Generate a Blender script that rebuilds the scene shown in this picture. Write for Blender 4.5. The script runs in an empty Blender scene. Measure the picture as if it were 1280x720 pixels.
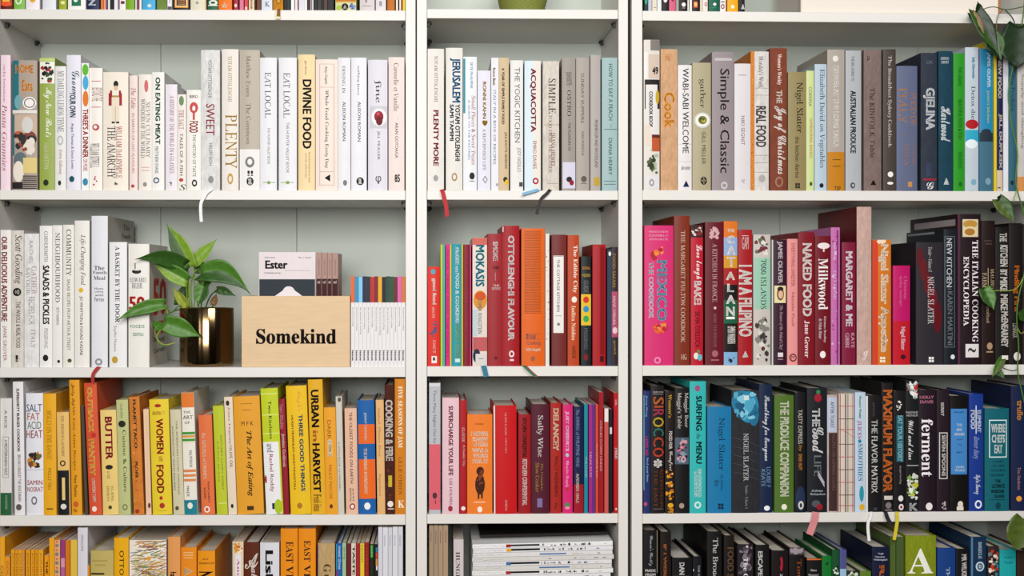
import bpy, math, random
from mathutils import Vector, Matrix, Euler
random.seed(7)
R = math.radians
SC = bpy.context.scene
COL = SC.collection
# ------------------------------------------------------------------ camera
F, D, EZ, CX, CY = 1686.0, 2.535, 1.35, 579.0, 356.0     # focal length in px, distance, eye height, principal point
cd = bpy.data.cameras.new('camera'); cam = bpy.data.objects.new('camera', cd); COL.objects.link(cam)
cam.location = (0, -D, EZ); cam.rotation_euler = (R(90), 0, 0)
cd.sensor_width = 36; cd.lens = 36 * F / 1280
cd.shift_x = (640 - CX) / 1280; cd.shift_y = (CY - 360) / 1280
SC.camera = cam
# ------------------------------------------------------------------ world, lights, exposure
w = bpy.data.worlds.new('world'); SC.world = w; w.use_nodes = True
w.node_tree.nodes['Background'].inputs[0].default_value = (0.93, 0.96, 1, 1)
w.node_tree.nodes['Background'].inputs[1].default_value = 0.035
def area(name, loc, target, sx, sy, power, color):
    l = bpy.data.lights.new(name, 'AREA'); l.shape = 'RECTANGLE'; l.size = sx; l.size_y = sy; l.energy = power; l.color = color
    o = bpy.data.objects.new(name, l); COL.objects.link(o); o.location = loc
    o.rotation_euler = (Vector(target) - Vector(loc)).to_track_quat('-Z', 'Y').to_euler()
    return o
area('window_daylight', (-0.35, -3.3, 1.95), (0.05, 0.1, 1.3), 1.4, 1.1, 91, (1, 0.985, 0.96))
area('second_window_daylight', (0.95, -2.5, 2.9), (0.6, 0, 1.15), 1.6, 0.7, 42, (1, 0.985, 0.97))  # added fill lamp brightening the right bookcase, not a known window
vs = SC.view_settings
vs.view_transform = 'Standard'; vs.look = 'None'; vs.exposure = 0.0; vs.gamma = 1.0; vs.use_curve_mapping = False
SC.cycles.max_bounces = 8; SC.cycles.diffuse_bounces = 4

# ------------------------------------------------------------------ pixel <-> bookcase geometry
def plane_x(px): return (px - CX) / F * D
class Case:
    def __init__(s, key, px, y0, deg):
        s.key = key; s.t = R(deg); s.o = ((px - CX) / F * (D + y0), y0)
        s.a = (math.cos(s.t), math.sin(s.t)); s.n = (-math.sin(s.t), math.cos(s.t))
    def s(s, px, d=0.0):                       # distance along the case front for a pixel column at depth d
        dx = (px - CX) / F
        return (dx * (D + s.o[1] + d * s.n[1]) - s.o[0] - d * s.n[0]) / (s.a[0] - dx * s.a[1])
    def dep(s, px, S):                         # depth at which the plane along-case = S is seen in pixel column px
        dx = (px - CX) / F
        return (dx * (D + s.o[1] + S * s.a[1]) - s.o[0] - S * s.a[0]) / (s.n[0] - dx * s.n[1])
    def w(s, S, d, z): return Vector((s.o[0] + S * s.a[0] + d * s.n[0], s.o[1] + S * s.a[1] + d * s.n[1], z))
    def z(s, px, py, d=0.0):
        p = s.w(s.s(px, d), d, 0); return EZ - (py - CY) / F * (D + p.y)
    def P(s, px, py, d=0.0):
        S = s.s(px, d); p = s.w(S, d, 0); p.z = EZ - (py - CY) / F * (D + p.y); return p
    def loc(s, px, py, d=0.0): return Vector((s.s(px, d), d, s.z(px, py, d)))
L = Case('L', 519.3, 0.0, 1.0); C = Case('C', 521.0, 0.0, 1.3); RC = Case('R', 789.6, 0.008, 2.45)
CASES = {'L': L, 'C': C, 'R': RC}
BACK = 0.263
SHELF = {}                                     # top and underside height of every shelf
for c, ref, ys in ((L, 505, [(-206, -193), (12.9, 25.5), (238, 250), (459, 471.5), (643.3, 656.3), (850, 862)]),
                   (C, 534, [(-206, -193), (10.9, 22.6), (238, 249.6), (458, 470.6), (643, 655), (850, 862)]),
                   (RC, 804, [(-206, -193), (13.2, 25.5), (237.6, 250), (457, 470), (642.5, 654.8), (850, 862)])):
    for i, (a, b) in enumerate(ys): SHELF[c.key, i] = (c.z(ref, a), c.z(ref, b))

# ------------------------------------------------------------------ materials
def lin(h):
    v = [int(h[i:i + 2], 16) / 255 for i in (0, 2, 4)]
    return [(x / 12.92 if x <= 0.04045 else ((x + 0.055) / 1.055) ** 2.4) ** 1.14 for x in v]
MATS = {}
def mat(h, kind='cover', rough=None, scale=1.0):
    k = (h, kind, rough)
    if k in MATS: return MATS[k]
    m = bpy.data.materials.new(kind + '_' + h); m.use_nodes = True; nt = m.node_tree; N = nt.nodes; b = N['Principled BSDF']
    c = [min(0.9, x * 0.93 + 0.004) for x in lin(h)]
    b.inputs['Base Color'].default_value = (*c, 1)
    b.inputs['Roughness'].default_value = rough if rough is not None else {'cover': 0.42, 'ink': 0.5, 'x': 0.65, 'paper': 0.6}.get(kind, 0.5)
    b.inputs['Specular IOR Level'].default_value = {'ink': 0.12, 'cover': 0.16, 'x': 0.12}.get(kind, 0.35)
    def node(t, **kw):
        n = N.new(t)
        for a, v in kw.items(): n.inputs[a.replace('_', ' ')].default_value = v
        return n
    tc = N.new('ShaderNodeTexCoord')
    if kind in ('x', 'wood', 'leaf', 'cover', 'weave'):
        mp = N.new('ShaderNodeMapping'); nt.links.new(tc.outputs['Object'], mp.inputs[0])
        mp.inputs['Scale'].default_value = {'x': (60, 60, 25), 'wood': (8, 40, 60), 'leaf': (40, 40, 40), 'cover': (25, 25, 9), 'weave': (300, 300, 300)}[kind]
        n = node('ShaderNodeTexNoise', Scale=3.0, Detail=6.0); nt.links.new(mp.outputs[0], n.inputs['Vector'])
        mx = N.new('ShaderNodeMix'); mx.data_type = 'RGBA'; nt.links.new(n.outputs['Fac'], mx.inputs['Factor'])
        lo, hi = {'x': (0.62, 1.32), 'wood': (0.86, 1.1), 'leaf': (0.55, 1.35), 'cover': (0.93, 1.05), 'weave': (0.7, 1.2)}[kind]
        mx.inputs[6].default_value = (*[x * lo for x in c], 1); mx.inputs[7].default_value = (*[min(0.92, x * hi) for x in c], 1)
        nt.links.new(mx.outputs[2], b.inputs['Base Color'])
        if kind in ('x', 'weave'):
            bp = node('ShaderNodeBump', Strength=0.25, Distance=0.001); nt.links.new(n.outputs['Fac'], bp.inputs['Height']); nt.links.new(bp.outputs[0], b.inputs['Normal'])
        if kind == 'leaf': b.inputs['Roughness'].default_value = 0.42
    if kind == 'paper':                        # fine leaves of paper
        wv = node('ShaderNodeTexWave', Scale=900.0, Distortion=1.0); nt.links.new(tc.outputs['Object'], wv.inputs['Vector'])
        mx = N.new('ShaderNodeMix'); mx.data_type = 'RGBA'; nt.links.new(wv.outputs['Fac'], mx.inputs['Factor'])
        mx.inputs[6].default_value = (*[x * 0.78 for x in c], 1); mx.inputs[7].default_value = (*c, 1); nt.links.new(mx.outputs[2], b.inputs['Base Color'])
    if kind == 'check':
        ck = node('ShaderNodeTexChecker', Scale=700.0); nt.links.new(tc.outputs['Object'], ck.inputs['Vector']); ck.inputs['Color1'].default_value = (*c, 1); ck.inputs['Color2'].default_value = (0.75, 0.4, 0.4, 1)
        nt.links.new(ck.outputs['Color'], b.inputs['Base Color'])
    if kind == 'metal': b.inputs['Metallic'].default_value = 1.0
    MATS[k] = m
    return m
PAINT = mat('e9e6e1', 'lacquer', 0.38); BACKM = mat('d0d7cf', 'backboard', 0.5)
PAGE = [mat(h, 'paper') for h in ('e8e0d2', 'ddd5c6', 'efe9de')]
BLACK = mat('1a1a1a', 'plastic', 0.4)

# ------------------------------------------------------------------ mesh helpers
class MB:
    def __init__(s): s.v = []; s.f = []; s.m = []; s.mats = []
    def mi(s, m):
        if m not in s.mats: s.mats.append(m)
        return s.mats.index(m)
    def add(s, vs_, fs, m):
        k = len(s.v); s.v += [tuple(v) for v in vs_]; i = s.mi(m)
        for f in fs: s.f.append(tuple(k + j for j in f)); s.m.append(i)
    def box(s, a, b, m):
        x0, y0, z0 = a; x1, y1, z1 = b
        s.add([(x0, y0, z0), (x1, y0, z0), (x1, y1, z0), (x0, y1, z0), (x0, y0, z1), (x1, y0, z1), (x1, y1, z1), (x0, y1, z1)],
              [(0, 3, 2, 1), (4, 5, 6, 7), (0, 1, 5, 4), (1, 2, 6, 5), (2, 3, 7, 6), (3, 0, 4, 7)], m)
    def tube(s, pts, r, m, n=8):
        pts = [Vector(p) for p in pts]; rs = r if isinstance(r, (list, tuple)) else [r] * len(pts); vs_ = []; fs = []
        for i, p in enumerate(pts):
            t = (pts[min(i + 1, len(pts) - 1)] - pts[max(i - 1, 0)]).normalized()
            u = t.cross(Vector((0.3, 1, 0.2))).normalized(); q = t.cross(u)
            for j in range(n):
                a = 2 * math.pi * j / n; vs_.append(p + (u * math.cos(a) + q * math.sin(a)) * rs[i])
        for i in range(len(pts) - 1):
            for j in range(n): fs.append((i * n + j, i * n + (j + 1) % n, (i + 1) * n + (j + 1) % n, (i + 1) * n + j))
        fs.append(tuple(range(n - 1, -1, -1))); fs.append(tuple((len(pts) - 1) * n + j for j in range(n)))
        s.add(vs_, fs, m)
    def build(s, name, parent=None, smooth=False, bevel=0.0):
        me = bpy.data.meshes.new(name); me.from_pydata(s.v, [], s.f)
        for m in s.mats: me.materials.append(m)
        if len(s.mats) > 1: me.polygons.foreach_set('material_index', s.m)
        if smooth: me.polygons.foreach_set('use_smooth', [True] * len(me.polygons))
        me.update()
        o = bpy.data.objects.new(name, me); COL.objects.link(o); o.parent = parent
        if bevel:
            b = o.modifiers.new('bevel', 'BEVEL'); b.width = bevel; b.segments = 2; b.limit_method = 'ANGLE'
        return o
def empty(name, loc, rz=0.0, label=None, cat=None, group=None, ry=0.0):
    o = bpy.data.objects.new(name, None); COL.objects.link(o); o.location = loc; o.rotation_euler = (0, ry, rz); o.empty_display_size = 0.02
    tag(o, label, cat, group); return o
def tag(o, label=None, cat=None, group=None, kind=None):
    if label: o['label'] = label
    if cat: o['category'] = cat
    if group: o['group'] = group
    if kind: o['kind'] = kind
    return o
def chaikin(p, n=2):
    p = [Vector(q) for q in p]
    for _ in range(n):
        q = [p[0]]
        for a, b in zip(p, p[1:]): q += [a * 0.75 + b * 0.25, a * 0.25 + b * 0.75]
        p = q + [p[-1]]
    return p
def lathe(prof, m, n=48, mod=None):
    vs_ = []; fs = []
    for i, (r, z) in enumerate(prof):
        for j in range(n):
            a = 2 * math.pi * j / n; rr = r * (mod(i, j) if mod else 1); vs_.append((rr * math.cos(a), rr * math.sin(a), z))
    for i in range(len(prof) - 1):
        for j in range(n): fs.append((i * n + j, i * n + (j + 1) % n, (i + 1) * n + (j + 1) % n, (i + 1) * n + j))
    mb = MB(); mb.add(vs_, fs, m); return mb

# ------------------------------------------------------------------ the room: floor, wall behind the bookcases
m = MB(); m.box((-4, -5.5, -0.05), (4, 0.6, 0.0), mat('6c5440', 'wood', 0.5)); tag(m.build('floor'), kind='structure')
m = MB(); m.box((-4, 0.36, 0.0), (4, 0.46, 3.0), mat('4c4a46', 'plaster', 0.8)); tag(m.build('wall_back'), kind='structure')

m = MB(); m.box((-4, -5.1, 0.0), (4, -5.0, 3.0), mat('8c7c6c', 'plaster', 0.8)); tag(m.build('wall_front'), kind='structure')
m = MB(); m.box((3.9, -5.0, 0.0), (4, 0.36, 3.0), mat('8a8078', 'plaster', 0.8)); tag(m.build('wall_right'), kind='structure')
# ------------------------------------------------------------------ bookcases
INNER = {}
def make_bookcase(c, xo0, xi0, xi1, xo1, label, seams=()):
    INNER[c.key] = (xi0, xi1)
    root = empty('bookcase', c.w(0, 0, 0), c.t, label, 'bookcase', 'tall white bookcases')
    def panel(name, a, b, m_=PAINT, bev=0.0008):
        mb = MB(); mb.box(a, b, m_); return mb.build(name, root, bevel=bev)
    a, b, d, e = xo0, xi0, xi1, xo1
    top = 2.42
    panel('side_panel', (a, 0, 0.0), (b, 0.28, top)); panel('side_panel', (d, 0, 0.0), (e, 0.28, top))
    for i in range(6):
        zt, zb = SHELF[c.key, i]
        panel('shelf', (b + 0.0006, 0.0015, zb), (d - 0.0006, BACK, zt))
        for x, sg in ((b, 1), (d, -1)):
            if (c.key, i, sg) in (('L', 3, -1), ('L', 4, -1), ('C', 4, 1)): continue
            for y in (0.035, 0.225):
                mb = MB(); mb.tube([(x, y, zb - 0.004), (x + sg * 0.009, y, zb - 0.004)], 0.0028, BLACK, 8)
                mb.box((min(x, x + sg * 0.006), y - 0.004, zb - 0.010), (max(x, x + sg * 0.006), y + 0.004, zb - 0.0005), BLACK)
                mb.build('shelf_pin', root)
    panel('shelf', (b + 0.0006, 0.0015, 0.06), (d - 0.0006, BACK, 0.08)); panel('shelf', (b + 0.0006, 0.0015, 0.33), (d - 0.0006, BACK, 0.348))
    panel('top_panel', (b, 0.0, top - 0.018), (d, BACK, top)); panel('plinth', (b, 0.03, 0.0), (d, 0.045, 0.06))
    xs = [b - 0.004] + [x for x in seams] + [d + 0.004]
    for x0, x1 in zip(xs, xs[1:]): panel('back_board', (x0 + 0.0004, BACK, 0.0), (x1 - 0.0004, BACK + 0.006, top), BACKM, 0.0006)
    return root
sx = lambda c, px, d=0.0: c.s(px, d)
make_bookcase(L, sx(L, -13), sx(L, -1), sx(L, 507), sx(L, 519.4), 'wide white bookcase holding the brass potted plant and wooden box', [L.s(201, BACK), L.s(371, BACK)])
make_bookcase(C, sx(C, 521), sx(C, 533.6), sx(C, 773), sx(C, 785), 'narrow white bookcase between the two wide ones')
make_bookcase(RC, sx(RC, 789.6), sx(RC, 803), sx(RC, 1308), sx(RC, 1320), 'wide white bookcase with the vine trailing down its shelves', [RC.s(975, BACK), RC.s(1148, BACK)])
m = MB(); a_, b_ = C.w(C.s(785, 0.0) + 0.0006, 0.016, 0), RC.w(0, 0.016, 0)          # added dark strip standing in for deep shade between the last two bookcases
m.box((a_.x + 0.0002, 0.022, 0.0), (b_.x - 0.0016, 0.03, 2.4), mat('16130f', 'gap_shade', 0.8)); tag(m.build('gap_shade_strip_1'), kind='structure')
CATALOGUE = """
@A1 L 1 0 50 0.27778
4,48,68 | f3dde6 | pale pink book with thin red lettering against the side panel | v:i:c9748c:10,290,32,590:Pasta Grannies | v:r:c9748c:12,110,26,280:vicky bennison
56,168,92 | b5a79b | pictorial book showing shelves, crockery and striped cloth | r:2f7f88:56,92,86,318 | r:e9e6e0:56,316,168,330 | r:cfb9a5:66,336,168,460 | r:2f7f88:56,336,66,520 | h:b:f0a94a:70,112,152,150:HOME | h:b:f0a94a:100,180,148,232:Eats | c:f4f1ec:104,256,164,312 | c:444444:110,262,158,306 | c:f4f1ec:114,266,154,302 | c:7fb1b8:66,248,100,312 | c:8b4a3c:104,410,166,478 | c:2a2626:120,430,166,468 | c:c2704c:62,410,110,446 | c:d7d7d3:100,345,150,420 | c:6d7c84:62,505,124,580 | c:efe7da:60,545,110,640 | r:e2cf8e:106,530,168,600 | z:222222:f3efe6:104,606,166,670:7 | s:3f3a3a+e8e0d4+a4553e:60,420,166,520:14 | r:2f2b2b:56,640,104,670
178,248,80 | a3b45c | olive green book with white script and dark leafy print | r:c9d98a:178,82,248,96 | r:f4f2ea:180,98,246,196 | s:23222a+b23a3a+3e5d3a:182,100,244,192:18 | v:p:f7f7ee:196,215,234,438:My New Roots | v:s:e8edc8:200,465,220,580:SARAH BRITTON | c:2b3320:196,628,220,656
248,298,118 | ececea | white book with faint grey capitals and pale teapot sketch | v:r:9a9a9a:258,140,288,415:MY DARLING LEMON THYME | c:c2c2c2:258,430,286,474 | c:ececea:264,438,280,466 | v:s:d3a3a0:262,495,282,605:Emma Galloway | c:333333:262,632,276,655
300,364,68 | edeaf4 | tall lilac white book with teal brush lettering | v:p:1f5f6b:324,140,358,240:Grow | v:b:1f5f6b:314,235,342,348:YOUR OWN | v:s:3a5560:318,375,334,580:Angus Thomas & Simon Lewin | c:1f5f6b:312,612,336,640
366,400,104 | f7f7f7,p | slim white book with splashes of green blue and orange | c:6cc23e:370,108,398,160 | c:58b6e0:372,160,398,225 | c:e8873a:372,228,398,300 | v:b:d64a45:372,310,398,530:THREE'S A DINNER | v:s:d64a45:374,535,394,590:OR MORE | c:3c96b8:372,622,396,655
400,462,126 | f7f1ea | cream book with small red ornaments and spoon emblem | v:s:c8a8a0:414,215,460,275:BEYOND THE | r:c0555b:412,184,454,187 | r:c0555b:412,301,454,304 | c:c0555b:416,378,448,408 | c:f7f1ea:422,384,438,400 | v:r:5a5a5a:406,465,448,575:WILLIAM SITWELL | s:c0555b:416,612,440,655:8
464,578,145 | f5ecdf | wide cream book with a toy soldier in a red jacket | c:1c1c1c:512,184,534,214 | c:e9c4a2:514,206,532,230 | r:a8303a:496,228,546,296 | r:f3efe2:506,228,536,256 | r:c9a24a:506,250,536,256 | r:a8303a:490,240,500,296 | r:a8303a:542,240,550,296 | r:efe3cf:504,258,538,372 | r:cbb896:519,300,522,372 | r:1e1e1e:504,368,518,376 | r:1e1e1e:524,368,538,376 | v:r:c25b5b:524,388,550,622:WILLIAM DALRYMPLE | v:r:4a4a4a:484,388,522,622:THE ANARCHY | s:666666:506,640,532,662:4
582,620,160 | f4e4df | narrow blush book with tiny red lettering | v:i:c9676b:590,215,612,310:The Table | v:s:d8a0a0:594,330,606,600:IN SEARCH OF LOST FLAVOURS | c:c04a50:590,650,606,665
624,684,155 | f3ece4 | off-white book with two columns of grey lettering and red bird | c:d77a7a:650,180,668,236 | v:r:8c8c8c:658,280,676,530:SEVEN CULINARY | v:r:7d7d7d:634,265,654,530:WONDERS OF THE WORLD | r:d6a8a4:636,572,672,575 | r:d6a8a4:636,586,672,589 | c:999999:644,640,662,660
684,740,145 | f4f2ee | off-white book with bold green capitals | v:b:1f6b45:700,168,722,470:ON EATING MEAT | v:s:6f8c9c:698,480,714,600:MATTHEW EVANS | c:55708a:690,618,718,646 | c:f4f2ee:696,625,712,640
744,798,200 | efeaf0 | short white book with pink title about glasses | v:r:b55a76:764,250,784,600:A HISTORY OF THE WORLD IN 6 GLASSES | s:777777:756,635,780,665:5
798,838,245 | f2ede6 | shortest cream book with red capitals and leaf sprig | c:7f9a72:806,252,828,296 | v:r:c24a4a:804,315,828,402:THE SALT | v:s:777777:810,420,824,610:TALES OF A FISH | c:c24a4a:806,622,826,638 | h:i:444444:808,650,836,680:S
840,904,225 | f6f3ee | white book with red lobster and red block lettering | v:b:c24a4a:852,365,892,418:FOOD | h:s:333333:854,248,892,262:BIRD | c:d05a5a:854,280,892,330 | c:f6f3ee:866,296,880,322 | r:d05a5a:868,318,878,360 | v:m:333333:868,425,882,615:THE HISTORY OF TASTE | c:222222:864,628,888,660 | c:f6f3ee:870,636,882,652
@A2 L 1 240 50 0.27778
40,126,46 | e6e4e2,x | tall pale marbled book with crimson title | v:s:9a9a9a:74,90,90,260:YOTAM OTTOLENGHI | v:s:b03a56:64,288,102,430:SWEET | v:s:9a9a9a:78,465,92,565:HELEN GOH | c:9a9a9a:74,612,98,645 | b:f4f2f2:14:96,678;62,690;52,710;40,730;38,765;42,818
134,210,42 | efe9e3 | tall off-white book with large golden capitals | v:r:c9a653:162,72,180,278:YOTAM OTTOLENGHI | v:r:c9a653:150,335,202,578:PLENTY | c:c9a653:160,600,186,650 | c:efe9e3:166,612,180,640
214,306,46 | c4bcae | taupe book with pale serif title and white foot | r:f3f0ee:214,492,306,678 | v:r:9c9282:244,72,266,256:Matthew Evans | v:r:9c9282:244,285,266,470:The Commons | c:8a8a8a:240,525,282,575 | c:f3f0ee:250,535,272,562 | h:b:333333:250,588,276,612:!! | c:1f1f1f:246,618,278,655 | h:b:f3f0ee:254,624,270,650:a
306,382,80 | eeeef2 | white serif titled book, first of an identical pair | v:r:7c7c82:328,146,356,350:EAT LOCAL | v:s:a8a8ae:340,395,352,560:THE HUNTER VALLEY BOOK | r:8fae5e:320,640,374,643 | r:8fae5e:340,635,352,649
390,472,80 | eeeef2 | white serif titled book, second of an identical pair | v:r:7c7c82:412,148,442,350:EAT LOCAL | v:s:a8a8ae:424,370,438,600:THE HUNTER VALLEY BOOK | r:8fae5e:400,640,458,643 | r:8fae5e:424,635,438,649
478,554,66 | f5deb0 | honey cream book with heavy black capitals | v:s:b09b6b:506,94,518,160:gardener | v:b:1f1a18:498,178,538,490:DIVINE FOOD | v:s:b8a070:522,505,534,640:food and recipes from israel | v:s:b8a070:508,510,518,620:and the palestinian
556,656,88 | f5e6dc | cream book with title inside a thin ruled frame | r:c5aea0:574,108,640,110 | r:c5aea0:574,652,640,654 | r:c5aea0:574,108,576,654 | r:c5aea0:638,108,640,654 | r:c5aea0:574,212,640,214 | r:c5aea0:574,592,640,594 | v:s:444444:596,120,610,200:Amy Chaplin | v:r:2d2a2a:596,226,616,576:Whole Food Cooking Every Day | h:b:222222:598,606,622,636:◀
656,714,80 | ededf0 | narrow white book with spaced sans capitals and small seal | v:r:4a4a4a:676,118,690,240:DINING IN | v:s:3a3a3a:678,278,692,455:ALISON ROMAN | c:888888:680,630,698,656
716,786,80 | efeff4 | white book with round black emblem at its foot | v:r:4a4a4a:742,116,756,248:nothing fancy | v:s:3a3a3a:746,278,760,458:ALISON ROMAN | c:1f1f1f:740,618,774,654 | h:b:ffffff:750,624,764,648:a
792,880,90 | e6e3ec | lilac grey book with a bowl of red berries | r:d5d3da:800,298,880,398 | v:r:4c4c52:820,182,852,284:fine | c:f4f4f6:808,308,876,388 | c:a22c3c:820,320,862,370 | c:7c1c2c:828,345,858,385 | c:d8515f:830,325,845,340 | v:s:8c8c92:832,410,846,540:JILL MULLER | h:s:77777c:826,612,852,648:φ
884,956,78 | f3e3de | blush pink book with grey serif title beside the panel | v:r:8c8280:908,104,930,322:Cannelle et Vanille | r:c8b8b4:925,345,927,362 | v:s:7c7472:914,372,928,532:ARAN GOYOAGA | h:b:3f3a3a:912,605,936,640:85
@A3 C 1 520 50 0.27778
52,126,40 | ece8e3 | tall cream book with bold red capitals along the spine | v:r:a8646a:82,70,98,280:YOTAM OTTOLENGHI | v:b:a8283c:78,316,102,568:PLENTY MORE | c:aaaaaa:78,608,100,636 | b:c01420:18:114,672;122,690;128,718;136,745;140,795
134,210,36 | ece8e2 | tall white book with large bright blue capitals | v:b:2378a8:152,82,200,282:JERUSALEM | v:b:2c4c58:176,290,198,545:YOTAM OTTOLENGHI | v:b:2c4c58:152,290,170,455:SAMI TAMIMI | c:b89a72:160,598,186,636 | c:ece8e2:166,606,180,628
212,274,76 | eef0f3 | white book with pink script and small black stamp | r:3aa0b0:212,84,222,330 | v:s:5a9fcc:244,100,256,218:SKYE McALPINE | v:i:c98296:250,250,268,562:Small Places & Sweet Treats | v:s:9ac0dc:234,270,244,540:A GUIDE TO THE PASTRIES | c:2c2c2c:240,596,264,628 | r:5a5a5a:240,634,262,637
276,336,138 | e9e8f3 | short lavender book with golden heart and capitals | v:b:c29a2e:300,188,316,355:RONNI KAHN | h:b:c29a2e:298,362,322,388:♥ | v:r:777780:300,400,314,588:A REPURPOSED LIFE | h:s:555560:300,612,322,645:◇
338,372,80 | ecebf0,p | slim white paperback with blue and gold lettering | v:b:9a7c3c:346,125,358,205:Rocco Basic | v:s:8aa8cc:348,225,360,560:ITALY IN A BOX OF RECIPES | c:aaaaaa:360,644,370,658
372,418,80 | d9c3a0 | tan book with black lettering and yellow bird | v:b:2c2822:386,126,398,380:A YEAR OF SIMPLE FAMILY FOOD | v:s:3c3428:396,415,410,580:JULIA BUSUTTIL NISHIMURA | c:3c3428:392,616,412,640 | c:e8c42a:400,628,420,652
424,482,92 | ecebe8 | white book with wide grey sans title | v:s:9c9c9c:444,124,468,462:THE YOGIC KITCHEN | v:s:b0b0b0:450,485,472,595:JODY VASSALLO | r:555555:464,640,480,660
488,562,94 | dcebf2 | pale blue and cream book with heavy crimson capitals | r:efe9e0:528,94,562,665 | v:b:a8283c:512,128,540,415:ACQUACOTTA | v:s:c06a6a:526,455,542,580:EMIKO DAVIES | c:b83a46:524,620,552,650 | c:e8ecee:531,628,545,642 | b:8fbcd8:13:562,676;520,682;478,694
570,644,96 | ddd6cc,x | mottled stone book with thin charcoal capitals | r:c2b3a0:576,380,644,384 | v:r:5a5048:596,174,628,332:SIMPLE | v:r:8a7a6a:596,340,612,600:FOOD FROM THE SEASIDE | v:r:a0523c:608,418,626,570:DIANA HENRY | r:a89888:590,645,640,647 | b:2c1014:14:608,673;590,690;562,713;551,749;543,785
656,718,80 | a9a29c | warm grey book with a pale foot and red dot | r:dcd9ea:660,550,718,668 | v:r:5c5650:680,208,698,362:· OSTRO · | v:s:6a6460:670,145,700,205:JULIA BUSUTTIL | v:s:6a6460:684,370,696,500:THE PLEASURE OF | c:2f2428:676,615,702,640 | c:a01c2c:690,630,710,655
720,780,80 | b5ada5 | plain taupe book with tiny spaced title | v:s:8c847c:742,150,756,375:SUNDAY SUPPERS | v:s:8c847c:744,412,756,520:KAREN MORDECHAI | c:6c645c:742,612,768,640 | r:6c645c:742,644,768,647
784,830,68 | b8b2ae | grey book with a gold square at its foot | v:s:77706c:804,360,818,575:MUSHROOM AND WOODLAND | r:c9a840:800,618,826,656
836,906,80 | a9c3c4 | pale aqua book with two-part serif title at the end | v:s:5e7a7c:866,108,884,362:HOW TO EAT A PEACH | r:5e7a7c:876,376,878,398 | r:5e7a7c:846,401,904,404 | v:s:5e7a7c:866,442,882,608:DIANA HENRY | r:5e7a7c:846,634,898,637 | r:5e7a7c:846,648,898,651
@A4 R 1 800 40 0.29167
16,84,34 | e4dfd8 | book with a photographic spine of stacked books | r:8c8680:44,34,84,80 | r:f0ece8:16,88,32,202 | r:d8c8b8:36,96,82,200 | h:b:3c3430:52,150,78,182:49 | r:2a2426:20,204,84,330 | r:e8e4e2:24,226,74,440 | v:b:4a4444:38,255,54,410:COOKBOOK BOOK | c:d0b030:66,250,82,310 | r:c8623a:50,452,84,512 | r:6a3020:50,440,84,454 | r:e8dccc:18,400,44,486 | s:5c6844+3a4430+b8c0a0:20,500,82,610:16 | r:e6e2e4:22,615,84,672 | c:a8a4a8:38,630,60,662 | c:e6e2e4:44,638,54,654
88,160,74 | d6ad88,x | wheat linen book with large shiny gold script title | v:R:c87f3c:98,96,136,124:by hundreds | v:b:eda83c:102,258,148,412:Cook
162,222,142 | ebe7e6 | white book with dark spaced capitals and blue triangle | v:s:3c4450:182,156,208,520:WABI-SABI WELCOME | r:c8c0c0:166,480,222,482 | r:c8c0c0:166,555,222,557 | h:s:5f6f8c:176,572,216,596:julie pointer | h:b:2c4a78:184,638,210,664:▲
224,304,132 | b9b092 | khaki book with round emblem of herbs | v:r:625c48:250,202,280,326:gather | c:d8d8d4:232,345,302,412 | c:f2f2ee:238,351,296,406 | c:8a8a3c:248,360,286,396 | s:5c6428+d8c860:250,362,284,394:8 | v:s:827a62:264,428,280,568:GILL MELLER | c:2a2822:258,620,286,655 | h:b:b9b092:262,624,282,650:+
308,402,86 | a1969a | wide mauve grey book with large dark title | r:c9c2c6:320,112,394,124 | v:s:2f2628:330,158,382,605:Simple & Classic | c:d5ced0:346,642,374,674 | c:a1969a:352,650,368,666
404,474,136 | e2dedf | plain pale grey book with a very faint title | r:9c9698:420,184,454,187 | v:s:a89ea0:432,360,448,485:NIKI SEGNIT | s:b0a8a8:434,630,454,654:8
474,490,82 | d98b2e,p | thin golden paperback with its cover edge showing | s:f4c060+a85c1c:475,90,488,660:30
490,552,84 | ddd9d6,x | grey woodgrain book with condensed dark title | v:r:6a6460:502,104,528,240:Monday's Week | v:b:6c6462:496,318,540,494:REAL FOOD | r:9c9490:492,240,550,242 | r:9c9490:492,270,550,272 | r:9c9490:492,528,550,530 | r:9c9490:492,560,550,562 | r:9c9490:492,600,550,602 | c:b8b2ae:508,612,536,644
556,630,70 | 8a4b36,x | tall russet woodgrain book with white festive script | v:R:f0e0d4:584,95,606,228:Women's Weekly | v:b:f4ece4:584,250,608,306:THE | v:P:fbf6f0:572,318,626,610:Joy of Christmas | c:a88270:578,620,612,665 | c:8a4b36:584,628,606,658
634,712,172 | 9f9166 | short olive tan book with dark serif name | v:r:2b261c:662,215,698,432:Nigel Slater | v:s:574e38:664,448,682,625:the kitchen diaries | r:2b261c:664,648,673,658 | r:2b261c:675,648,684,658 | r:2b261c:664,660,673,670 | r:2b261c:675,660,684,670
712,746,166 | d5e0a4 | slim lime green book with pale lettering | v:s:9aa478:722,235,736,320:CORRINA | v:s:d59a80:726,370,738,540:SUPERNORMAL BAKING | c:3c6430:726,642,738,660
748,800,138 | bfd0dc | pale blue book with thin grey serif title | v:r:5c6c80:764,160,792,582:Elizabeth David on Vegetables | c:2a2430:768,648,786,668
@A5 R 1 1020 40 0.2918
48,122,76 | b6ada3 | stone grey book with a mustard lower third | r:c98a1e:48,514,122,688 | c:e8e4de:70,102,94,128 | v:b:f8f4ee:74,145,96,492:DINNER AT THE LONG TABLE | r:4c3c20:70,546,104,549 | r:4c3c20:70,574,104,577 | h:s:4c3c20:76,662,104,680:TSP
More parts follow.
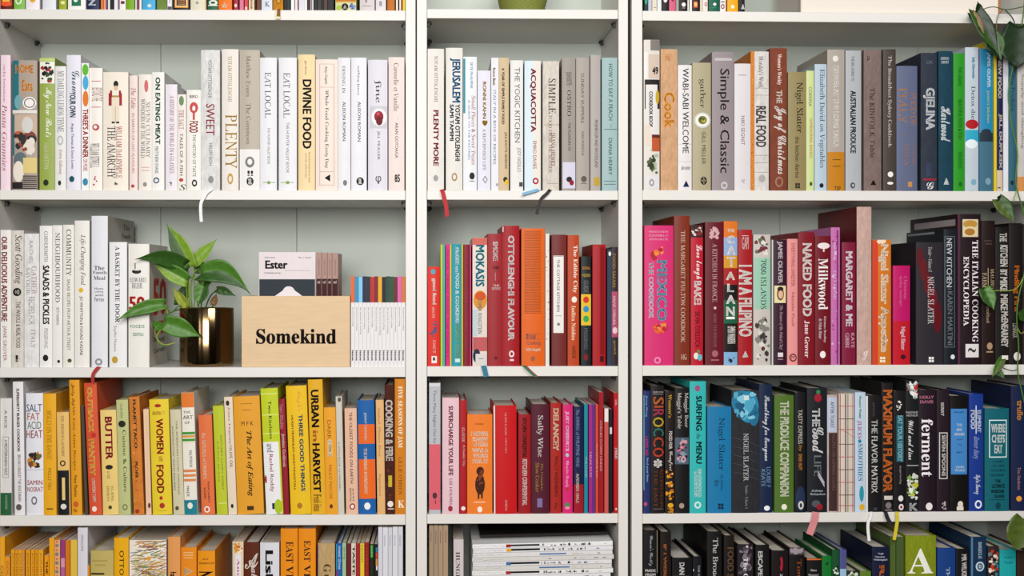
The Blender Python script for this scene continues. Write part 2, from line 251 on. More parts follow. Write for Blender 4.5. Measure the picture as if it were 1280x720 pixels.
126,194,80 | b8bbbf | cool grey book with bold black condensed title | v:s:6c7074:150,104,162,212:THE BIG GUIDE TO | v:b:1f1f22:146,252,170,520:AUSTRALIAN PRODUCE | c:44484c:146,645,166,670 | c:b8bbbf:152,651,162,664
204,280,76 | 8a7773,x | brown linen book with indistinct dark title | v:s:5c4c4a:218,102,228,125:a | v:r:4a3a38:228,240,252,452:The KINFOLK | v:s:5c4c4a:230,460,250,540:Table | h:b:2a2020:232,634,256,656:▲
286,342,74 | 544b45 | dark umber book with white serif title and dots | v:r:efe8e0:304,102,324,494:The Broadsheet Sydney Cookbook | c:f4f0ea:306,598,330,622 | c:f4f0ea:304,642,330,654
344,434,146 | 6c7490 | slate blue book with copper capitals | v:r:c89470:402,262,430,400:FOOD OF | v:r:c89470:352,240,388,392:ITALY | v:s:a88c80:372,430,382,450:of | v:r:b88c78:408,478,424,575:CLAUDIA | v:r:b88c78:376,478,394,572:RODEN | r:cf9858:392,642,410,664
448,518,90 | 3a4250,x | charcoal marbled book with bold white condensed title | h:s:7c8490:470,122,500,138:OK | v:b:e6eaee:458,240,508,420:GJELINA | r:a83040:458,628,514,636 | h:p:e8e8ea:472,644,504,674:G | v:s:5c6c9c:470,560,490,620:TRAVIS
524,586,82 | 1b4a5c,x | deep teal sea-toned book with white brush script | h:s:e8eef0:534,108,568,120:EDMUND | h:s:e8eef0:536,124,568,136:HENRY | v:P:eef4f6:534,320,576,470:Hartwood | h:b:f4f8fa:546,626,568,654:▲
588,636,92 | 35a02c | bright green book with very dark lettering | v:s:1f7024:608,150,622,232:THE GREENS | v:s:1f7024:608,290,624,460:BEAUTIFUL FOOD & YOU | v:s:1f7024:608,515,624,585:DELICIOUS | c:1f7024:610,642,624,662
636,696,66 | c6d2da | pale blue glossy book with red and turquoise figure | v:b:4c9cc0:664,108,680,202:Sally Obermeder | v:r:566670:664,232,682,385:Detox diet | c:b8202c:640,375,696,416 | r:3ab0cc:636,420,696,470 | c:e8f2f6:640,460,690,500 | c:8ab4c8:662,630,686,656
700,758,72 | 2a94bc | cyan book with white name and dark quay photograph | r:e24c8c:696,72,702,684 | r:2c3c48:700,432,758,470 | r:4c788e:700,470,758,684 | c:2c3c48:706,415,750,450 | v:b:f0f6f8:728,86,746,238:JAMIE OLIVER | v:s:e0d070:728,252,744,390:jamie's kitchen | c:84a8b8:724,625,748,655
762,774,24 | e6cf3c,p | tall thin yellow paperback between blue and navy
774,800,92 | 272c5c | navy book with spaced cream letters and pale foot | r:d9c7b0:772,592,800,684 | v:b:ece2d0:780,110,794,285:NEW FOOD | v:b:ece2d0:782,350,796,585:JILL DUPLEIX | r:4c3c30:778,665,790,670
802,824,76 | e6e8ee,p | bright white unmarked book behind the trailing vine
824,858,84 | 3f7384 | steel teal book half hidden by the trailing vine | v:r:c8dce0:832,110,850,160:Grow | v:s:2a5260:834,180,850,340:The Produce | c:1c3440:832,636,846,656
862,900,88 | cdc8c4 | grey book with an orange foot behind the vine | r:d89a5c:862,620,900,684 | v:s:a29c98:876,180,890,500:Supply and dangling
@B1 L 2 0 260 0.2918
2,48,94 | efebe8 | white book with red capitals against the side panel | v:b:a8434a:6,122,32,486:OUR DELICIOUS ADVENTURE | v:s:c99a98:10,505,30,655:JANE GROVER
48,102,96 | ddd8cf,x | oatmeal linen book with grey handwriting and round black badge | v:i:5c5854:58,115,96,325:Scott Gooding | c:1f1f1f:56,342,92,378 | h:b:ddd8cf:64,350,84,370:+0 | v:s:4c4846:70,400,88,600:THE WHOLE & REAL FOOD | r:2c2a28:68,630,78,650 | r:2c2a28:68,652,78,658
104,168,110 | f1efed,x | white relief-textured book with barely visible grey title | v:s:cfc9c6:126,140,142,240:RACHEL | v:r:cfaaa4:136,250,158,370:GATHER | v:r:c5bfbb:112,255,130,370:SAVOUR | v:s:d0cac6:124,380,150,500:RECIPES FOR | v:r:c5b0ac:134,520,152,600:ITALY
170,224,76 | f2efec | white book with heavy black ampersand title | v:r:6c6c6c:190,100,206,230:CORNERSMITH | v:b:1d1d1d:184,246,212,498:SALADS & PICKLES | v:s:c0bcba:190,515,206,600:PRESERVING | c:222222:184,628,208,656
224,268,74 | f0ede9 | white book with spaced grey serif capitals | v:r:6c6c6a:238,106,258,404:NEIGHBOURHOOD | v:s:8c8c8a:242,425,254,500:HETTY McKINNON | c:222222:246,650,258,664
270,318,72 | efece5 | ivory book with small serif title at its top | v:r:55554f:284,92,306,290:COMMUNITY | v:s:9c9c94:288,305,302,610:SALAD RECIPES FROM ARTHUR STREET | c:5c5a2c:290,645,308,662
320,384,54 | f0ede8 | tall ivory book with script title and yellow dot | v:i:5c5c5c:342,115,368,330:Life-Changing Food | c:e2c030:338,342,358,362 | v:s:3c3c3c:340,378,356,630:JO WHITTON & FOUAD KASSAB
392,462,34 | e9e9ee | tallest white book with a grey photographic jacket side | h:R:3c3c40:404,248,448,266:The | h:R:3c3c40:398,270,460,286:Family | h:R:3c3c40:402,292,452,308:Meal | h:s:77777c:406,340,444,350:Home | h:s:77777c:406,354,444,364:cooking | h:s:77777c:408,368,444,378:with | h:s:77777c:406,382,446,400:Ferran | c:9c9ca2:408,644,440,674 | c:e9e9ee:416,652,432,666 | X:b8b2aa:0,0,1,1 | Y:R:5c5852:528,72,556,98:The | Y:R:5c5852:522,112,560,138:Family | Y:R:4c4844:578,86,600,146:50 | b:b01c20:14:430,690;405,700;396,716;398,750
468,544,146 | f0eff0 | white book with navy serif capitals and yellow crown | v:R:2f3c58:494,164,514,490:A BASKET BY THE DOOR | v:r:8c8c92:486,505,502,615:Sophie Hansen | c:c9a83c:480,635,506,665
550,640,154 | f1eee8 | chunky ivory book with black bird and orange numeral | c:2f2f2f:566,262,606,282 | c:f1eee8:568,256,606,268 | r:2f2f2f:578,236,582,262 | h:r:4a4a4a:556,298,626,318:EDWARD | h:r:4a4a4a:566,322,612,344:BEHR | h:b:d8452c:552,378,622,436:50 | h:s:4ca07c:558,500,620,514:FOODS | h:s:4ca07c:570,534,616,548:ESSENTIALS | X:cfc8be:0,0,1,1 | Y:b:ec5030:655,300,712,460:50 | Y:b:ec5030:655,480,706,540:FOODS | Y:s:4a4444:655,548,706,572:The Essentials | Y:s:333030:660,600,706,616:DAVID
@B3 C 2 380 270 0.27778
556,612,228 | e03a2e | short red book with round blue spot and white title | c:4fb6c8:570,240,592,262 | v:b:f4f0e8:574,280,596,398:good food | v:s:f4d8d0:576,410,588,460:HEALTHY | s:6c5a7c+4c6c94:564,465,606,550:14 | v:s:f4d8d0:580,560,592,620:DIET | r:f0ece8:574,630,598,662 | r:3c2c2c:580,636,590,650
614,624,128 | c9d23c,p | thin lime green booklet in a row of slim books
624,635,130 | 52b5a8,p | thin aqua booklet in a row of slim books
638,655,126 | e0288c | slim magenta booklet with faint darker lettering | v:s:a81860:643,150,650,640:QUICK MEALS FROM THE PANTRY
656,664,130 | e3c93c,p | thin mustard booklet in a row of slim books
664,708,126 | 2ba3b0 | turquoise book with white capitals | v:b:eef6f6:682,142,698,252:McGEE on | v:b:f4fafa:682,256,698,480:FOOD & COOKING | v:b:a4c46c:682,484,698,640:HAROLD McGEE | r:d8eef0:680,642,702,658
708,716,128 | d8c13a,p | thin gold booklet beside the turquoise book
717,744,128 | 8e1f30 | dark crimson slim book with a lighter edge | v:s:b84c5c:724,160,738,620:THE MODERN COOKS YEAR
745,752,126 | d23c80,p | thin pink booklet beside the crimson book
@B4 C 2 580 270 0.27778
38,104,98 | ecdfd4 | pictorial book with fruit shapes in orange blue and coral | r:d8756a:38,98,104,130 | v:b:2f9ab0:52,130,92,318:MOKASIS | c:e2a03c:42,335,104,420 | c:d8622c:50,340,98,380 | v:s:6c8c9c:62,370,80,530:TOMER FENIGSTEIN | r:c8d8dc:40,420,60,540 | r:c96a6c:40,545,104,608 | c:23304c:40,598,74,660 | r:e0dcd8:52,620,104,670 | r:7c8ca0:66,640,88,643 | b:2a7f9c:22:86,678;95,700;100,724
106,172,80 | a83038 | brick red book with bold white word at its top | v:b:f0e4e0:130,115,152,202:SMOKE | v:s:6a1c24:128,225,160,240:new | r:d8a8a8:140,255,142,290 | h:s:f0e4e0:130,308,160,318:THE | h:s:f0e4e0:126,320,164,332:BYERS | c:6a1c24:136,632,150,646
172,250,44 | ad1425 | tallest crimson book with wide white capitals | v:b:f4eeee:198,88,226,560:OTTOLENGHI FLAVOUR | c:f0e0e0:202,605,226,636 | c:ad1425:208,612,220,628 | r:f0e0e0:206,644,224,652 | r:f0d0d0:173,48,178,72
258,364,56 | e5711f | wide orange book with a column of tiny dark writing | g:8a4415:272,66,346,440:56 | v:s:8a6470:278,530,344,555:Lateral | h:s:8a6470:280,562,344,584:Cooking | h:b:f6e6d8:278,594,344,610:Niki Segnit | c:a86a4a:300,630,320,654 | b:2a7a4c:9:262,676;285,690;322,724 | b:a83038:8:270,676;294,692;330,724
366,384,80 | efe7e2,p | slim white booklet with tiny red scallops | s:b85a50:368,100,382,640:16
394,462,84 | 7f3230 | maroon book with a long white title label | r:efece8:402,178,448,526 | r:3c2c2c:404,180,446,182 | v:s:3c3838:418,195,430,430:THE COTTAGE KITCHEN | c:8c8888:418,480,432,494 | r:8c8888:410,448,440,450
466,518,86 | c2501f | rust orange book with white rounded title | v:R:fbeee0:488,132,510,346:The Edible City | c:f4ece0:484,362,508,390 | v:R:f4dcc0:484,404,502,558:Indira Naidoo | v:s:7a3414:486,585,502,640:HARDIE
526,572,182 | 20282c | short black book with yellow panel and coloured dots | h:b:e0a03c:532,228,568,240:IDEAL | h:b:d8c048:532,260,568,274:FOOD | v:s:8c9498:538,290,560,345:GUIDE | r:e8c53a:524,352,574,492 | c:d8402c:536,362,562,392 | c:2e9cc8:536,404,562,434 | c:3fae62:536,448,562,478 | v:s:7c8488:540,505,556,600:PRESERVED | c:8c2020:538,620,558,650
578,638,128 | b31220 | glossy red book with an unmarked spine and dark foot mark | r:3a0c10:612,630,628,656 | r:8c0f18:612,140,630,622
644,664,150 | 34465a,p | slim steel blue book with white specks | c:e8e8e8:650,160,662,180
664,692,140 | 3c2a34 | dark plum book with a pink band and gold lettering | r:b85a78:664,340,692,545 | v:s:c09a50:668,170,682,320:FOOD SAFARI | v:s:f0d8e0:670,360,682,490:MAEVE O'MEARA | c:e8c8d0:668,500,690,530 | v:s:c0a84c:672,560,684,620:gold
@B5 R 2 800 255 0.2986
18,140,90 | dd3a7e | wide hot pink book with a pale blue title | h:s:f6c8dc:38,112,118,120:MARGARITA | h:s:f6c8dc:38,128,118,136:CARRILLO | h:s:f6c8dc:38,144,118,152:ARRONTE | c:e8862c:52,192,80,218 | s:f0a050+b82c3c:40,175,110,235:8 | v:b:8ab4cc:70,235,112,490:MEXICO | v:b:cfe0ea:36,242,56,478:THE COOKBOOK | s:e87030+f09a50+c02850:50,490,118,550:26 | c:f09cc0:58,640,86,668 | c:dd3a7e:64,646,80,662
142,208,50 | 8b3a22 | tall chestnut book with fine cream capitals | v:r:f0dcc8:170,112,188,580:THE MARGARET FULTON COOKBOOK | h:s:e8d4c0:172,628,194,652:HG
212,264,88 | c21f38 | red book with white script and black pictorial head | r:3a2c2c:212,88,264,140 | s:e8dcd4+8c3a3a:214,90,262,138:14 | v:p:f8f0ee:224,170,260,315:Love laugh | v:b:f8f0ee:226,322,256,422:BAKE! | v:s:6a1020:230,450,250,600:SILVIA COLLOCA | c:f0e8e0:224,622,244,650 | c:6cc0c8:240,628,260,656 | c:5ca04c:238,610,250,624
272,348,76 | 731a2c | wine coloured book with spiky white ornament | s:d8b0b4:286,94,334,148:22 | v:r:e8c8cc:302,165,322,410:A KITCHEN IN FRANCE | r:e8c8cc:308,430,318,440 | v:r:b88088:306,458,320,600:MIMI THORISSON | c:b07078:300,612,326,640 | r:b07078:296,650,330,656
350,408,72 | c63a28 | multicolour banded book with big stacked white letters | r:e0802c:350,72,408,140 | r:9cb4d8:350,140,408,216 | r:d8a02c:350,216,408,268 | r:b02828:350,268,408,338 | r:1f1a1c:350,338,408,402 | r:1f6a4c:350,402,408,500 | r:231a1c:350,500,408,620 | r:8cb8dc:350,620,408,674 | h:b:f6f0ea:364,104,394,118:THE | h:b:f8f4f0:364,132,394,166:C | h:b:f8f4f0:364,176,398,212:A | h:b:f8f4f0:364,222,398,262:T | h:b:f8f4f0:360,284,396,318:A | h:b:f8f4f0:364,334,392,368:L | h:b:f8f4f0:360,382,398,418:A | h:b:f8f4f0:360,430,396,468:N | r:f8f4f0:360,472,396,482 | v:b:f6f0ea:366,512,398,584:EMMA WARREN | s:3a2c40:360,628,396,666:8
410,470,108 | ae2129 | red book with outlined condensed white title | r:f0dcd8:426,132,454,134 | h:s:f0dcd8:426,138,454,190:GAPI | v:b:f8f2ee:414,255,468,555:I AM A FILIPINO | h:b:f8f2ee:428,616,452,642:▲
474,546,128 | cfc8c2 | mint and grey botanical book with dark title | s:7c3a48+6a7c5a+e8e0d8:476,130,544,218:16 | r:a5cfba:478,225,546,440 | v:r:3c5a50:504,230,528,440:7000 ISLANDS | v:s:6a2c3c:510,470,524,575:YASMIN NEWMAN | s:8c8c84+4a4444+e0dcd4:476,470,546,670:26 | c:6a3c3c:506,596,522,614
552,558,150 | dcdcd8,p | thin white booklet beside the aubergine book
558,612,150 | 3f1830 | aubergine book with a small portrait picture | v:b:e8dce0:572,156,596,332:JAMIE OLIVER | r:e8e0b0:562,342,610,414 | c:8c5c4c:572,350,602,404 | c:3c2424:574,346,600,366 | c:e8c0a0:578,362,598,396 | v:i:d8c0cc:580,424,598,610:The Return of the Naked Chef | r:e8dce0:576,622,598,640 | r:b090a0:576,648,598,652
616,660,146 | eba09f | salmon pink book with faint thin lettering | v:s:c4706c:632,165,648,345:EVERYTHING SWEETER | v:s:c4706c:634,370,646,510:Natalie Paull | c:7c3c3c:624,626,656,660 | c:eba09f:629,632,651,654 | h:s:7c3c3c:632,636,648,650:PP
662,730,118 | 8c1828 | crimson book with chunky bold condensed title | v:b:f8f0ee:680,164,718,470:NAKED FOOD | v:R:f4e4e4:686,488,708,642:Jane Grover
732,798,134 | 7c1426 | maroon book with white tree emblem above its title | c:f0e4e4:742,162,794,188 | r:f0e4e4:765,186,771,200 | v:R:f6eeee:746,228,786,442:Milkwood | v:b:e8d4d8:766,470,778,580:Kirsten Bradley | v:b:e8d4d8:748,480,760,565:& Nick Ritar | c:f6eeee:752,615,776,645
@B6 R 2 1020 255 0.2985
62,100,98 | cb7bb4 | orchid pink book in a glossy lilac jacket | s:e8c0e0+b04c94:64,110,98,660:20 | r:8a2c7c:86,110,92,670 | v:s:f4e0f0:70,160,84,236:Irish Body | v:s:f0d8ec:72,280,84,400:FAST FOOD
108,166,160 | 8c1f45 | raspberry book with bold white name | v:b:f8f0f4:124,198,152,512:MARGARET & ME | v:s:e8c8d4:146,540,160,602:KATE | v:s:e8c8d4:122,540,138,602:GIBBS
170,232,12 | cdaea4,x | tallest dusty pink book worn pale along its spine | v:i:e8dcd4:200,220,216,425:Delia's Complete Illustrated | h:p:ecdcd4:192,615,218,655:g | Z:7c1424:0,0,1,1
236,314,150 | d9832a | orange book with bold cream title leaning out | r:d8482c:236,152,258,678 | s:f4e0c8:240,150,296,166:8 | v:b:fbf0dc:260,168,302,620:Nigel Slater Appetite | r:fbf0dc:266,640,276,650 | r:fbf0dc:278,640,288,650 | r:fbf0dc:266,653,276,663 | r:fbf0dc:278,653,288,663
322,394,258 | c81871 | shortest magenta and scarlet book with pink writing | r:c81c30:322,490,394,676 | v:r:e88cb4:366,302,382,398:Christmas | v:r:e88cb4:346,302,360,428:spiky mango | v:b:f4dce4:350,514,372,612:Nigel Slater | c:4a1020:352,630,374,650
418,532,160 | 37323a | wide charcoal book with serif name and red smear | c:641420:420,180,448,270 | c:701824:434,230,464,320 | c:701824:450,290,484,380 | c:7a1c28:468,350,506,450 | c:6c1622:488,410,526,540 | v:i:dcd8da:468,180,484,285:Tender ~ Volume II | v:r:f4f2f2:466,304,492,502:NIGEL SLATER | r:f4f2f2:470,640,480,650 | r:f4f2f2:482,640,491,650 | r:f4f2f2:470,652,480,662 | r:f4f2f2:482,652,491,662
534,590,106 | 1d2430 | near-black book with a thin grey line frame | W:9c9ea8:385,122,496,131 | r:7c8490:538,135,540,600 | r:7c8490:578,135,580,600 | r:7c8490:538,135,580,137 | r:7c8490:538,598,580,600 | v:s:e8eaee:546,144,568,348:NEW KITCHEN | r:8c949c:550,355,566,357 | v:s:8c949c:550,366,570,590:KAREN MARTINI | c:e8eaee:562,630,580,650
592,690,42 | 2c1820 | tall wide black book with oval food picture and serif capitals | r:5c2c44:592,42,602,676 | W:b8aeb2:412,74,584,100 | r:e0d0b0:612,64,678,138 | c:c89a4a:614,68,674,100 | c:e8d8b0:612,94,674,138 | c:b8843c:620,102,664,132 | v:R:f4eef0:652,152,678,578:THE ITALIAN COOKING | v:R:f4eef0:616,220,638,510:ENCYCLOPEDIA | r:e8e4e4:624,586,680,642 | h:p:3c3c3c:634,602,668,622:~
692,748,70 | 2b1a17 | dark brown book with ivory serif capitals | h:s:8c7468:704,152,734,158:LOMAX | h:s:8c7468:706,164,736,170:COOKBOOK | v:r:e0c8a8:730,272,746,420:MALIBU FARM | v:r:e0c8a8:696,288,714,350:FARM | r:e0c8a8:718,268,720,350 | v:i:e0c8a8:712,430,726,500:cookbook | c:b89a7c:714,580,738,610 | r:b89a7c:712,616,740,622
750,806,96 | 221d1c | black book with blocky cream stencil lettering | v:b:f0ece6:768,122,798,158:THE | v:b:f0ece6:770,172,802,262:KITCHEN | v:b:f0ece6:770,274,800,300:BY | v:b:f0ece6:770,306,800,366:MIKE | v:b:f0ece6:772,378,802,445:MIKE | v:b:f0ece6:774,450,804,598:McENEARNEY | r:f0ece6:776,634,804,652
806,862,80 | 251d1b | dark brown book with bright orange title behind the vine | v:b:e88c2c:824,258,850,450:Finding Fire | v:s:d8d0cc:822,500,844,560:LENNOX | c:f0e8e4:826,620,856,656
864,900,84 | 2f2426 | dark maroon book cut off behind the vine leaf | v:s:c8b8b0:874,180,890,420:OUTDOOR COOKING
@C1 L 3 0 465 0.264
-24,56,124 | e3dedb | cream book with a green foot against the side panel | r:2f6a45:-24,572,56,682 | r:8c8484:14,306,16,500 | r:8c8484:40,306,42,500 | r:8c8484:14,306,42,308 | r:8c8484:14,498,42,500 | v:s:7c7474:22,180,34,265:A RICE | v:s:6c6464:22,320,36,490:A MEDITERRANEAN FEAST | v:s:b8d0bc:26,585,36,650:HARDIE
60,110,46,10 | ece9ea | tall white book with small heavy black capitals | v:b:2c2828:78,78,96,378:SUPERIORITY BURGER COOKBOOK | v:s:4c4848:84,392,102,612:BROOKS HEADLEY THE VEGETARIAN | c:6c6464:76,625,104,655
122,204,100,4 | e9e9f0 | wide white book with multicolour capitals and kitchen tools | h:s:5f6f94:126,152,200,188:SALT | h:s:d0805c:130,194,190,228:FAT | h:s:8c9474:130,234,196,270:ACID | h:s:b85a50:126,276,202,312:HEAT | s:3c2c24+8c5a3c+5c7c3c+d89c3c:128,372,202,458:22 | r:d0d0d8:124,460,206,464 | h:s:c05a4c:130,512,202,534:SAMIN | h:s:c05a4c:130,544,204,566:NOSRAT | c:7c7c84:150,588,178,628 | c:e9e9f0:156,596,172,620
204,266,102,2 | edb52a | amber book with pale ochre lettering | v:i:c08c20:222,180,246,415:MOLLY ON THE RANGE | v:s:c08c20:228,455,244,555:MOLLY YEH | r:3c2c14:222,645,252,650
268,326,190,8 | edc67c | short pale yellow book with navy base | r:1c2028:270,466,330,680 | v:r:8c6c3c:290,205,306,400:THE FRENCH LAUNDRY | c:3c2c1c:284,418,312,446 | c:edc67c:290,424,306,440 | r:f0d088:294,500,310,606 | c:e8e4dc:288,624,316,650
314,376,38,14 | eaa92a | tall golden book with dark handwritten title | v:p:2c1c0c:334,55,356,160:Jolly Pop | v:r:3c2c14:342,165,362,465:101 Easy Asian Recipes | v:s:4c3818:350,490,368,590:Peter Meehan | c:d06a2c:348,612,374,640 | s:c07820:334,640,376,668:6
382,396,160,22 | 5a5048,p | narrow dark book wedged beside the orange red one | s:8c7c6c+3c342c:396,300,402,640:10
397,457,52,28 | dd5f3a | orange red book with yellow capitals and ribbon | v:b:fcd468:412,72,446,285:OUTBACK | c:c83a2c:432,288,456,312 | v:b:fcd468:420,318,454,490:PANTRY | v:b:f6e8dc:436,505,456,615:LYNTON TAPP | c:f6e8dc:436,636,460,662
474,550,180,14 | efd487 | butter yellow book with bold red capitals | v:b:b03436:496,212,536,415:BUTTER | c:2c2c24:500,440,536,462 | v:s:b8965a:508,470,526,505:a rich | v:r:8c6c3c:526,540,540,612:ELAINE | v:r:8c6c3c:506,540,520,612:KHOSROVA | c:5c4c2c:514,632,532,650
550,606,132,14 | c8cb92 | sage green book with thin dark script | v:s:8c9064:570,150,582,220:CLAUDIA | c:2c2c20:560,230,596,262 | v:r:4c5034:580,275,604,570:Cuisine & Culture | c:8c9064:580,625,606,655 | c:c8cb92:586,632,600,648
610,660,118,24 | d98a3c,x | terracotta patterned book with green capitals | v:b:1f4c3c:628,130,652,362:PLANET TACO | v:b:3c2414:638,425,656,502:PILCHER | s:b85a2c+e8a85c:616,365,664,640:14 | c:b03a2c:640,650,662,670
678,704,176,14 | f0cfae,p | pale peach slim book with tiny red lettering | v:s:b07458:692,205,704,600:AN EVERLASTING MEAL COOKING | c:7c4c3c:700,620,714,645
706,798,130,18 | ecd43c | wide lemon yellow book with red title and radish | c:b03a2c:732,152,764,168 | v:i:a8742c:722,186,784,204:Feedback | v:b:b8402c:738,222,778,388:WOMEN | v:i:b8402c:752,400,772,424:on | v:b:b8402c:740,440,780,575:FOOD | c:b8402c:756,588,772,606 | c:b8402c:756,620,782,646 | r:d0b030:750,655,790,658
804,856,178,18 | d8d2b4 | narrow beige book with two lines of small capitals | v:s:7c7858:832,230,852,580:THE AMERICAN FOOD WRITING | v:s:6c6848:814,255,832,560:ANTHOLOGY WITH RECIPES | c:5c5840:830,635,848,655
850,918,98,18 | f0ebe0 | white book with orange green and teal stripes | r:e8873c:850,98,920,168 | h:s:6c645c:868,185,902,196:THE | h:s:6c645c:866,206,914,224:ART | h:s:6c645c:874,234,900,246:OF | r:4ca040:860,284,924,296 | r:e0a040:860,300,924,310 | r:4ca040:860,316,924,328 | r:e8e4c8:860,332,924,336 | v:s:6c645c:896,372,912,450:PAUL PETERSON | r:e0935c:864,462,928,474 | r:e0935c:864,484,928,496 | r:e0935c:866,506,928,518 | v:s:6c645c:884,540,898,590:MADE | r:1f8c9c:868,606,936,680 | c:f0ebe0:888,618,914,648
@C2 L 3 250 465 0.2639
-8,56,204,16 | e8804f | coral orange book with pale title and round logo | v:s:f8e0c8:8,288,34,508:the RITUALS of DINNER | v:s:4c2418:36,520,48,620:MARGARET | v:s:4c2418:18,545,30,600:VISSER | c:f4f0ec:20,636,48,666 | c:d8622c:26,642,42,660
60,112,160,20 | c6cf3c | lime yellow book with olive lettering | v:s:8c9a3c:96,300,114,560:NATURE'S CANDY SWEET | v:s:8c9a3c:82,330,94,520:MAKING | r:e8e89c:90,620,126,624
110,154,118,22 | ecdcc8 | slim ivory book with grey printing | v:i:5c544c:130,165,148,345:Extra Virginity | v:s:8c847c:138,348,156,455:OLIVE OIL | c:3c342c:122,135,140,160 | c:2c241c:146,625,160,645
156,282,116,22 | e9ab38 | widest mustard book with large dark italic title | r:a87424:192,150,248,153 | h:s:8c5c1c:196,235,254,255:M F K | v:I:3c2810:214,280,258,590:The Art of Eating | r:4c3414:224,636,256,656 | r:a87424:200,180,242,183
286,368,78,28 | c9d62f | chartreuse and white book with grid print | r:f0f0f2:296,332,388,680 | r:e4ec90:286,102,368,106 | r:e4ec90:289,202,372,206 | r:e4ec90:293,290,376,294 | v:s:3c4828:322,138,346,318:Two Kitchens | v:s:b84c4c:322,390,354,568:Rachel Roddy | v:s:8c8c94:316,340,350,380:and | r:1f3c5c:342,622,360,650 | c:b8cc2c:352,604,392,676 | c:b02838:300,488,318,528
370,402,128,22 | 9c1f34 | slim cranberry book with pale lettering | v:b:e89ca8:376,150,396,270:Tom Kitchin | v:b:f4d0d4:384,292,408,450:Jamaican Cookbook
406,504,66,24 | f0c828 | tall bright yellow book with teal capitals | v:p:e0a83c:452,85,486,188:Hugh's | v:b:2c6c84:466,202,500,566:THREE GOOD THINGS | v:b:b8842c:432,206,456,562:HUGH FEARNLEY-WHITTINGSTALL | c:b8842c:460,620,486,648
506,580,36,18 | e8b72c | tallest gold book with heavy black capitals | v:b:1f1810:524,84,566,262:URBAN | v:b:e0943c:534,276,560,330:in | v:b:1f1810:532,338,574,570:HARVEST | v:s:6c5018:538,584,576,660:Fresh ideas | r:6c5018:536,580,578,582
584,642,168,12 | f0ad33 | amber book with white and ochre lettering | v:s:c8842c:602,228,622,320:DARK | v:b:fbf0d8:604,320,628,400:emu | v:s:c8842c:610,440,628,600:PAULO PASCOE | c:6c3c1c:614,626,630,646
642,672,116,12 | d8d2c4 | narrow grey white book with dark speckles at top | v:s:8c8474:654,330,666,560:A LITTLE BOOK OF MANNERS | c:5c544c:652,120,668,142
684,742,172,8 | ecc3a9 | pale salmon book with black rounded sans capitals | v:s:5c3c34:706,190,726,528:THE OLDEST FOODS ON EARTH | v:s:5c3c34:720,550,730,610:JOHN | v:s:5c3c34:708,550,718,612:NEWTON | c:b03a3c:708,622,736,652 | c:f4ece4:714,628,730,646
744,826,134,8 | 1f6cb0 | blue book with slanted orange blocks | r:ee7628:750,248,830,340 | r:ee7628:752,414,832,600 | v:b:e8f0f8:776,192,790,325:JENNY LINFORD | v:b:fbe8d0:776,360,794,578:THE MISSING INGREDIENT | c:f4f4f4:778,618,808,652 | r:1f6cb0:750,340,832,346
832,870,132,8 | e8bd84 | tan book with blurred ochre handwriting | v:i:c8864c:842,170,858,400:Outback Thirteen Rivers | v:s:c8864c:846,485,858,590:Paperbark
872,920,60,4 | 55291c,x | dark walnut book with bold white capitals | v:b:f4ece4:878,132,914,420:COOKING & FIRE | s:7c3c24+3c1c10:874,440,920,640:16 | r:d0b838:892,490,910,544 | c:f0e8e0:888,610,916,640 | r:f0e8e0:890,646,918,650
922,972,32,2 | d98c1c | ochre book with white initials at the shelf end | v:R:fbf2e0:936,68,960,358:FIVE SEASONS OF JAM | v:r:8c5c14:940,402,958,580:LILLIE O'BRIEN | h:R:fbf2e0:938,608,968,642:K
@C3 C 3 520 465 0.2639
62,116,52 | c3c6cb | grey book with a coral lower half and silver top | r:dcdee2:62,52,116,68 | r:e2707c:62,342,116,652 | v:s:8c9098:78,85,96,340:Three Many Nights Out for | c:5c3c44:78,570,100,600 | r:5c3c44:90,605,94,625
124,204,122 | eccbd2 | dusty pink book with maroon rounded capitals | v:b:9c4a5c:154,160,176,490:SUPERCHARGE YOUR LIFE | v:s:a85c6c:158,505,172,628:LEE HOLMES | c:a83c50:152,632,174,660
206,240,134 | b7202c | slim scarlet book with white star foot | v:b:e8c8c8:218,262,230,330:CURTIS | v:b:e8c8c8:220,345,232,445:A Cook's Trip | c:f4ecec:214,636,234,656
242,362,200 | f28a34 | short wide orange book with stacked white words and a dark figure | h:i:6c3814:278,240,322,252:Ella Risbridger | h:b:fbeede:262,282,342,302:I NEVER | h:b:fbeede:268,308,340,328:KNEW | h:b:fbeede:268,334,340,352:THERE | h:b:fbeede:266,360,342,380:WAS A | h:b:fbeede:270,386,340,406:WORD | h:b:fbeede:268,412,342,432:FOR IT | c:4c2410:286,448,322,490 | c:4c2410:280,485,326,580 | r:4c2410:292,560,300,600 | r:4c2410:308,560,316,598 | s:8c4c20:282,460,324,560:12 | r:fbeede:274,614,328,617 | c:fbeede:290,636,314,664
366,476,158,2 | cf1a22 | wide pure red book with pale left edge | r:ecdcd8:366,158,376,670 | v:s:f0b8b8:420,192,430,300:CHRIS LUCAS | v:s:f0b8b8:422,312,430,385:HISTORY | v:s:f0c8c8:422,606,432,656:HARDIE
484,544,200 | a81c24 | short red book with lower half in outlined white letters | v:b:4a1014:504,218,524,405:KITCHEN CONFIDENTIAL | v:b:f4e8e4:504,412,526,632:KITCHEN CONFIDENTIAL
546,632,152 | 5f1e34 | plum book with white name and gold subtitle | v:r:f4ecee:570,205,602,402:Sally Wise | v:r:c8a04c:588,430,602,560:The Complete | v:r:c8a04c:566,430,584,568:Slow Cooker | r:8c7cac:574,598,598,640
636,688,146 | b32f24 | brick red book with weathered cream capitals | v:b:f0dcc4:650,172,676,372:DELANCEY | v:s:5c1812:656,400,672,590:MOLLY WIZENBERG | v:s:5c1812:656,620,668,650:Pan
